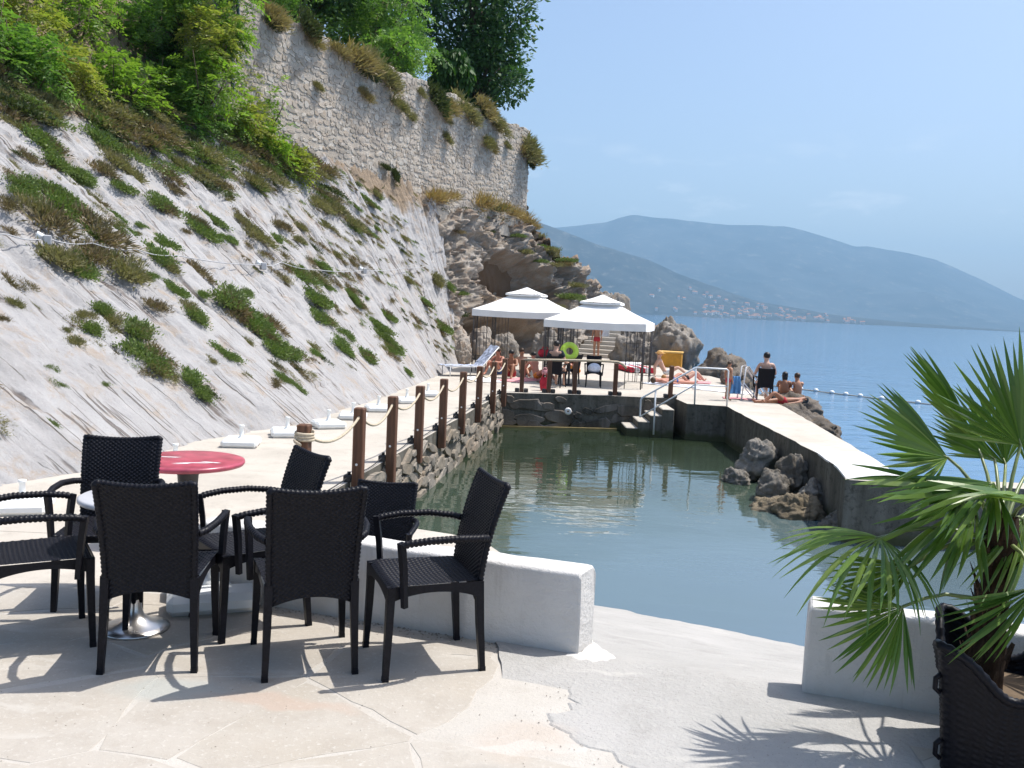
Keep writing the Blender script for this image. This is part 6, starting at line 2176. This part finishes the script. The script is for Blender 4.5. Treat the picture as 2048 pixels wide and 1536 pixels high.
FRONDS = [((2.07, 3.62, 1.24), (1.9, 3.6, 1.68), (0.1, -1, 0.25), 128, 26, 0.05),
    ((1.98, 3.8, 1.22), (1.65, 3.72, 1.6), (0.6, -0.6, 0.4), 50, 18, 0.06),
    ((1.8, 3.66, 1.17), (1.39, 3.5, 1.33), (0.15, -0.75, 0.65), 105, 22, 0.15),
    ((1.84, 3.55, 1.04), (1.37, 3.35, 1.14), (0, -0.25, 1), 95, 22, 0.3),
    ((1.5, 3.55, 0.85), (1.14, 3.28, 0.9), (0.05, -0.25, 1), 215, 30, 0.85),
    ((1.64, 3.55, 0.74), (1.26, 3.4, 0.65), (0.2, -0.7, 0.7), 62, 15, 0.25),
    ((1.55, 3.4, 0.62), (1.26, 3.28, 0.42), (-0.3, -1, 0.25), 118, 24, 0.12, None, (1.93, 3.45, 0.62)),
    ((1.97, 3.25, 0.77), (1.61, 3.1, 0.57), (0.5, -0.8, 0.5), 46, 14, 0.45),
    ((1.91, 3.62, 1.0), (1.48, 3.3, 0.83), (-0.2, -0.5, 0.8), 70, 15, 0.6),
    ((2.28, 3.7, 0.99), (2.5, 3.7, 1.31), (-0.2, -1, 0.4), 120, 18, 0.1),
    ((2.23, 3.6, 0.78), (2.45, 3.45, 0.75), (0.1, -0.5, 0.8), 130, 18, 0.4),
    ((2.2, 3.95, 1.11), (2.08, 4.05, 1.49), (0, -0.8, 0.6), 120, 24, 0.1),
    ((2.0, 3.4, 1.04), (1.75, 3.05, 1.19), (0, -0.2, 1), 140, 18, 0.45),
    ((2.05, 4.0, 0.97), (1.85, 4.2, 0.94), (0, -0.4, 1), 90, 18, 0.4),
    ((1.88, 3.45, 1.11), (1.51, 3.2, 1.06), (0, -0.4, 1), 100, 20, 0.5),
    ((2.04, 3.75, 1.16), (1.78, 3.8, 1.33), (0.3, -0.7, 0.6), 80, 18, 0.12),
    ((2.04, 3.5, 0.96), (1.88, 3.2, 0.77), (0.1, -0.6, 0.7), 110, 18, 0.8),
    ((2.19, 3.75, 1.12), (2.37, 3.8, 1.55), (0.2, -1, 0.3), 110, 20, 0.05)]
for fr in FRONDS: frond(*fr)
# ------------------------------------------------------------------ people
def skin_mat(name, c):
    return simple(name, c, .5, .4, 0, .08, 9)
SK = {'tan': skin_mat("tanned_skin", (.42,.21,.125)), 'fair': skin_mat("fair_skin", (.55,.33,.24)), 'deep': skin_mat("deep_tan_skin", (.30,.135,.075)), 'red': skin_mat("sunburnt_skin", (.50,.22,.15))}
HAIR = {'black': simple("black_hair", (.012,.010,.009), .5, .4), 'brown': simple("brown_hair", (.06,.032,.016), .5, .4), 'ginger': simple("ginger_hair", (.36,.17,.05), .5, .4), 'grey': simple("grey_hair", (.25,.24,.23), .6, .3)}
_pending = []
EDG = [('pel','spi'),('spi','che'),('che','nec'),('nec','hea'),('hea','cro'),('che','shl'),('shl','ell'),('ell','wrl'),('wrl','hal'),('che','shr'),('shr','elr'),('elr','wrr'),('wrr','har'),
       ('pel','hil'),('hil','knl'),('knl','anl'),('anl','tol'),('pel','hir'),('hir','knr'),('knr','anr'),('anr','tor')]
RADI = dict(pel=(.125,.10), spi=(.115,.085), che=(.135,.095), nec=(.052,.052), hea=(.078,.094), cro=(.055,.065), sh=(.058,.056), el=(.041,.041), wr=(.029,.024), ha=(.036,.018), hi=(.088,.092), kn=(.056,.058), an=(.038,.042), to=(.034,.022))
def sym(d):
    out = {}
    for k, v in d.items():
        if len(k) == 2:
            out[k+'l'] = (-v[0], v[1], v[2]); out[k+'r'] = v
        else: out[k] = v
    return out
STAND = sym(dict(pel=(0,0,.95), spi=(0,.012,1.12), che=(0,0,1.31), nec=(0,-.005,1.46), hea=(0,.015,1.59), cro=(0,.012,1.68), sh=(.165,-.005,1.40), el=(.215,-.03,1.13), wr=(.225,.03,.90), ha=(.22,.06,.80), hi=(.085,0,.89), kn=(.095,.015,.50), an=(.10,-.02,.085), to=(.115,.12,.03)))
SITC = sym(dict(pel=(0,-.09,.53), spi=(0,-.135,.71), che=(0,-.15,.90), nec=(0,-.12,1.05), hea=(0,-.085,1.17), cro=(0,-.085,1.26), sh=(.17,-.14,.985), el=(.255,-.06,.74), wr=(.245,.14,.69), ha=(.235,.22,.69), hi=(.09,-.06,.51), kn=(.12,.36,.49), an=(.12,.38,.085), to=(.13,.50,.03)))
SITG = sym(dict(pel=(0,0,.11), spi=(0,-.03,.29), che=(0,.0,.48), nec=(0,.04,.62), hea=(0,.085,.74), cro=(0,.09,.83), sh=(.165,.01,.56), el=(.20,.19,.40), wr=(.13,.36,.42), ha=(.08,.42,.42), hi=(.09,.04,.11), kn=(.13,.38,.44), an=(.12,.60,.07), to=(.13,.71,.03)))
LIE = sym(dict(pel=(0,0,.11), spi=(0,.18,.11), che=(0,.37,.125), nec=(0,.53,.13), hea=(0,.66,.15), cro=(0,.75,.16), sh=(.17,.45,.11), el=(.27,.24,.08), wr=(.26,.02,.06), ha=(.25,-.08,.05), hi=(.09,-.06,.10), kn=(.12,-.42,.34), an=(.12,-.72,.07), to=(.12,-.80,.14)))
LIEF = dict(LIE); LIEF.update(knl=(-.10,-.48,.07), anl=(-.11,-.87,.06), tol=(-.12,-.93,.14))
LEAN = sym(dict(pel=(0,-.02,.16), spi=(0,-.12,.32), che=(0,-.22,.48), nec=(0,-.25,.63), hea=(0,-.22,.76), cro=(0,-.22,.85), sh=(.17,-.24,.56), el=(.23,-.38,.32), wr=(.22,-.36,.10), ha=(.22,-.40,.03), hi=(.09,.03,.13), kn=(.11,.44,.34), an=(.11,.80,.07), to=(.12,.88,.12)))
def person(pose, loc, rz_, sk, hair, suit, label, scale=1.0, top=None, tweak=None, longhair=False, hat=None):
    J = dict(pose)
    if tweak: J.update(tweak)
    names = list(J.keys()); names.remove('pel'); names = ['pel']+names
    idx = {k: i for i, k in enumerate(names)}
    def skinned(nm, nodes, edges, rfun, sub=2):
        me = bpy.data.meshes.new(nm)
        ii = {k: i for i, k in enumerate(nodes)}
        me.from_pydata([J[k] if isinstance(k, str) else k for k in nodes], [(ii[a], ii[b]) for a, b in edges], [])
        o = bpy.data.objects.new(nm, me); COL.objects.link(o)
        o.modifiers.new("Skin", 'SKIN')
        sv = me.skin_vertices[0].data
        for k, i in ii.items():
            sv[i].radius = rfun(k); sv[i].use_root = (i == 0)
        m2 = o.modifiers.new("Sub", 'SUBSURF'); m2.levels = sub; m2.render_levels = sub
        return o
    def rf(k):
        r = RADI.get(k) or RADI[k[:2]]
        return r
    body = skinned("body", names, EDG, rf)
    t = thing("person", label, "person", loc, rz_)
    t.scale = (scale,)*3
    _pending.append((body, SK[sk], t, "body"))
    def sub_rf(add):
        return lambda k: tuple(x+add for x in rf(k)) if isinstance(k, str) else (.10, .10)
    hl = Vector(J['hil']).lerp(Vector(J['knl']), .42); hr = Vector(J['hir']).lerp(Vector(J['knr']), .42)
    J['tll'] = tuple(hl); J['tlr'] = tuple(hr)
    J['wst'] = tuple(Vector(J['pel']).lerp(Vector(J['spi']), .45))
    if suit:
        def r2(k):
            if k in ('tll', 'tlr'): return (.088, .09)
            if k == 'wst': return (.128, .098)
            return tuple(x+.010 for x in rf(k))
        o = skinned("swimwear", ['pel', 'wst', 'hil', 'tll', 'hir', 'tlr'], [('pel', 'wst'), ('pel', 'hil'), ('hil', 'tll'), ('pel', 'hir'), ('hir', 'tlr')], r2)
        _pending.append((o, suit, t, "swimwear"))
    if top:
        def r3(k): return tuple(x+.014 for x in rf(k)) if k in RADI else tuple(x+.016 for x in rf(k))
        J['ubl'] = tuple(Vector(J['shl']).lerp(Vector(J['ell']), .6)); J['ubr'] = tuple(Vector(J['shr']).lerp(Vector(J['elr']), .6))
        RADI['ub'] = (.05, .05); RADI['wst'] = (.125, .10)
        o = skinned("shirt", ['spi', 'wst', 'che', 'shl', 'ubl', 'shr', 'ubr'], [('spi', 'wst'), ('spi', 'che'), ('che', 'shl'), ('shl', 'ubl'), ('che', 'shr'), ('shr', 'ubr')], r3)
        _pending.append((o, top, t, "shirt"))
    h, c = Vector(J['hea']), Vector(J['cro'])
    up = (c-h).normalized()
    fwd = Vector((0, 1, 0)) if abs(up.y) < .8 else Vector((0, 0, 1))
    fwd = (fwd-up*fwd.dot(up)).normalized()
    rt_ = fwd.cross(up)
    R = Matrix((rt_, fwd, up)).transposed()
    mb = MB(); mb.ellip(h+up*.045-fwd*.022, (.090, .100, .088), 16, 10, R)
    if longhair: mb.ellip(h-up*.06-fwd*.06, (.085, .055, .15), 14, 10, R)
    mb.build("hair", HAIR[hair], t)
    mb = MB()
    mb.ellip(h+fwd*.098-up*.012, (.014, .020, .024), 8, 6, R)          # nose
    for s_ in (-1, 1): mb.ellip(h+rt_*s_*.080-up*.005-fwd*.005, (.012, .022, .032), 8, 6, R)
    mb.build("ears_and_nose", SK[sk], t)
    mb = MB()
    for s_ in (-1, 1): mb.ellip(h+fwd*.088+rt_*s_*.032+up*.012, (.012, .008, .007), 8, 6, R)
    mb.build("eyes", HAIR['black'], t)
    if hat:
        mb = MB(); mb.ellip(h+up*.07, (.105, .115, .075), 16, 8, R)
        mb.ellip(h+up*.045, (.19, .20, .012), 20, 6, R); mb.build("hat", hat, t)
    # fingers: four and a thumb on each hand
    mb = MB()
    for s_ in ('l', 'r'):
        w_, a_ = Vector(J['wr'+s_]), Vector(J['ha'+s_])
        d = (a_-w_).normalized(); sdv = d.cross(Vector((0, 0, 1)) if abs(d.z) < .8 else Vector((0, 1, 0))).normalized(); nn = d.cross(sdv)
        for k in range(4):
            b0 = a_+sdv*(.024-.016*k)+d*.012
            l_ = (.062, .072, .068, .052)[k]
            mb.tube([b0, b0+d*l_*.55+nn*.004, b0+d*l_-nn*.012], [.0095, .0085, .0065], 6)
        b0 = w_.lerp(a_, .5)+sdv*.026
        mb.tube([b0, b0+sdv*.022+d*.025, b0+sdv*.026+d*.055], [.011, .0095, .0075], 6)
    mb.build("fingers", SK[sk], t)
    return t
t_blue = simple("blue_trunks", (.05,.10,.28), .8, .2); t_red = simple("red_trunks", (.42,.04,.05), .8, .2); t_black = simple("black_swimwear", (.015,.015,.018), .7, .3)
t_orange = simple("orange_cloth", (.70,.26,.05), .8, .2); t_white = simple("white_swimwear", (.7,.7,.7), .8, .2)
person(SITC, (6.66, 23.72, QZ), rad(-6), 'fair', 'black', t_blue, "bare backed dark haired man sitting in the chair at the start of the jetty")
person(STAND, (3.80, 41.4, QZ), rad(8), 'tan', 'brown', t_red, "tanned person in reddish swimwear standing before the stone steps", 1.0, None, None)
person(SITC, (1.22, 24.98, QZ), rad(-20), 'fair', 'black', c_dark, "dark haired person in dark clothes seated under the front canopy", 1.0, c_dark)
person(SITG, (2.15, 30.4, QZ), rad(30), 'red', 'brown', t_orange, "sunburnt person in orange sitting on the ground behind the two chairs", 1.05, None, None, True)
person(LIEF, (4.95, 27.9, QZ), rad(118), 'red', 'brown', t_blue, "sunburnt person in blue trunks lying on the pale blue towel", 1.0)
person(LIE, (5.55, 29.2, QZ), rad(110), 'fair', 'ginger', t_black, "fair person lying with raised knees on the pink towel", 1.0)
person(LEAN, (5.35, 31.5, QZ), rad(-95), 'fair', 'ginger', t_white, "person with a straw coloured hat leaning back near the orange box", 1.0, None, None, False, simple("straw_hat", (.62,.38,.15), .8, .2))
person(STAND, (5.62, 23.35, QZ), rad(-65), 'tan', 'brown', t_red, "child in red trunks standing at the corner of the white handrail", .60)
person(SITG, (7.55, 24.9, -.50), rad(-15), 'deep', 'black', t_black, "dark haired person at the left of the couple sitting on the rocks", .9, None, None, True)
person(SITG, (7.95, 25.0, -.52), rad(10), 'tan', 'brown', t_blue, "person at the right of the couple sitting on the rocks", .9)
person(LIEF, (7.05, 23.2, QZ-.02), rad(-70), 'deep', 'black', t_red, "deeply tanned person lying behind the jetty chair", .95, None, None, True)
person(SITG, (-.05, 27.6, QZ), rad(170), 'deep', 'black', t_red, "deeply tanned person sitting with knees drawn up at the cave mouth", 1.0)
person(LEAN, (.35, 28.4, QZ), rad(200), 'tan', 'brown', t_black, "tanned person leaning back on their arms in front of the cave", 1.0)
person(SITG, (-.45, 28.6, QZ), rad(150), 'red', 'brown', t_blue, "sunburnt person hunched in the shade left of the cave group", 1.0, None, None, True)
person(LEAN, (.75, 27.2, QZ), rad(215), 'red', 'black', t_orange, "sunburnt person in orange swimwear leaning back right of the cave group", .95)
bpy.context.view_layer.update()
dg = bpy.context.evaluated_depsgraph_get()
res = []
for o, m_, par, nm in _pending:
    me = bpy.data.meshes.new_from_object(o.evaluated_get(dg))
    res.append((me, m_, par, nm))
for o, *_ in _pending:
    old = o.data
    bpy.data.objects.remove(o); bpy.data.meshes.remove(old)
for me, m_, par, nm in res:
    me.name = nm
    me.materials.clear(); me.materials.append(m_)
    me.polygons.foreach_set('use_smooth', np.ones(len(me.polygons), bool))
    obj(nm, me, None, par)
# blue towel held by the child at the rail
P = np.zeros((14, 16, 3))
for i in range(14):
    for j in range(16):
        u_, q = i/13, j/15
        P[i, j] = ((u_-.5)*(.20+.12*q)+.03*math.sin(u_*14+q*3)*q, .05*math.cos(u_*16)*(.3+q), -.46*q)
o = obj("hanging_towel", grid_mesh("hanging_towel", P, True), c_blue, None, (5.80, 23.3, .20))
so = o.modifiers.new("thick", 'SOLIDIFY'); so.thickness = .01
tag(o, "blue towel held hanging by the child at the handrail", "towel")
o = obj("shoulder_towel", grid_mesh("shoulder_towel", P*np.array([1.2, 1.2, .9]), True), c_white, None, (4.18, 41.3, .98))
so = o.modifiers.new("thick", 'SOLIDIFY'); so.thickness = .012
tag(o, "white towel hung beside the person at the stone steps", "towel")
for k, me in enumerate(list(bpy.data.meshes)):
    if me.users == 0: bpy.data.meshes.remove(me)
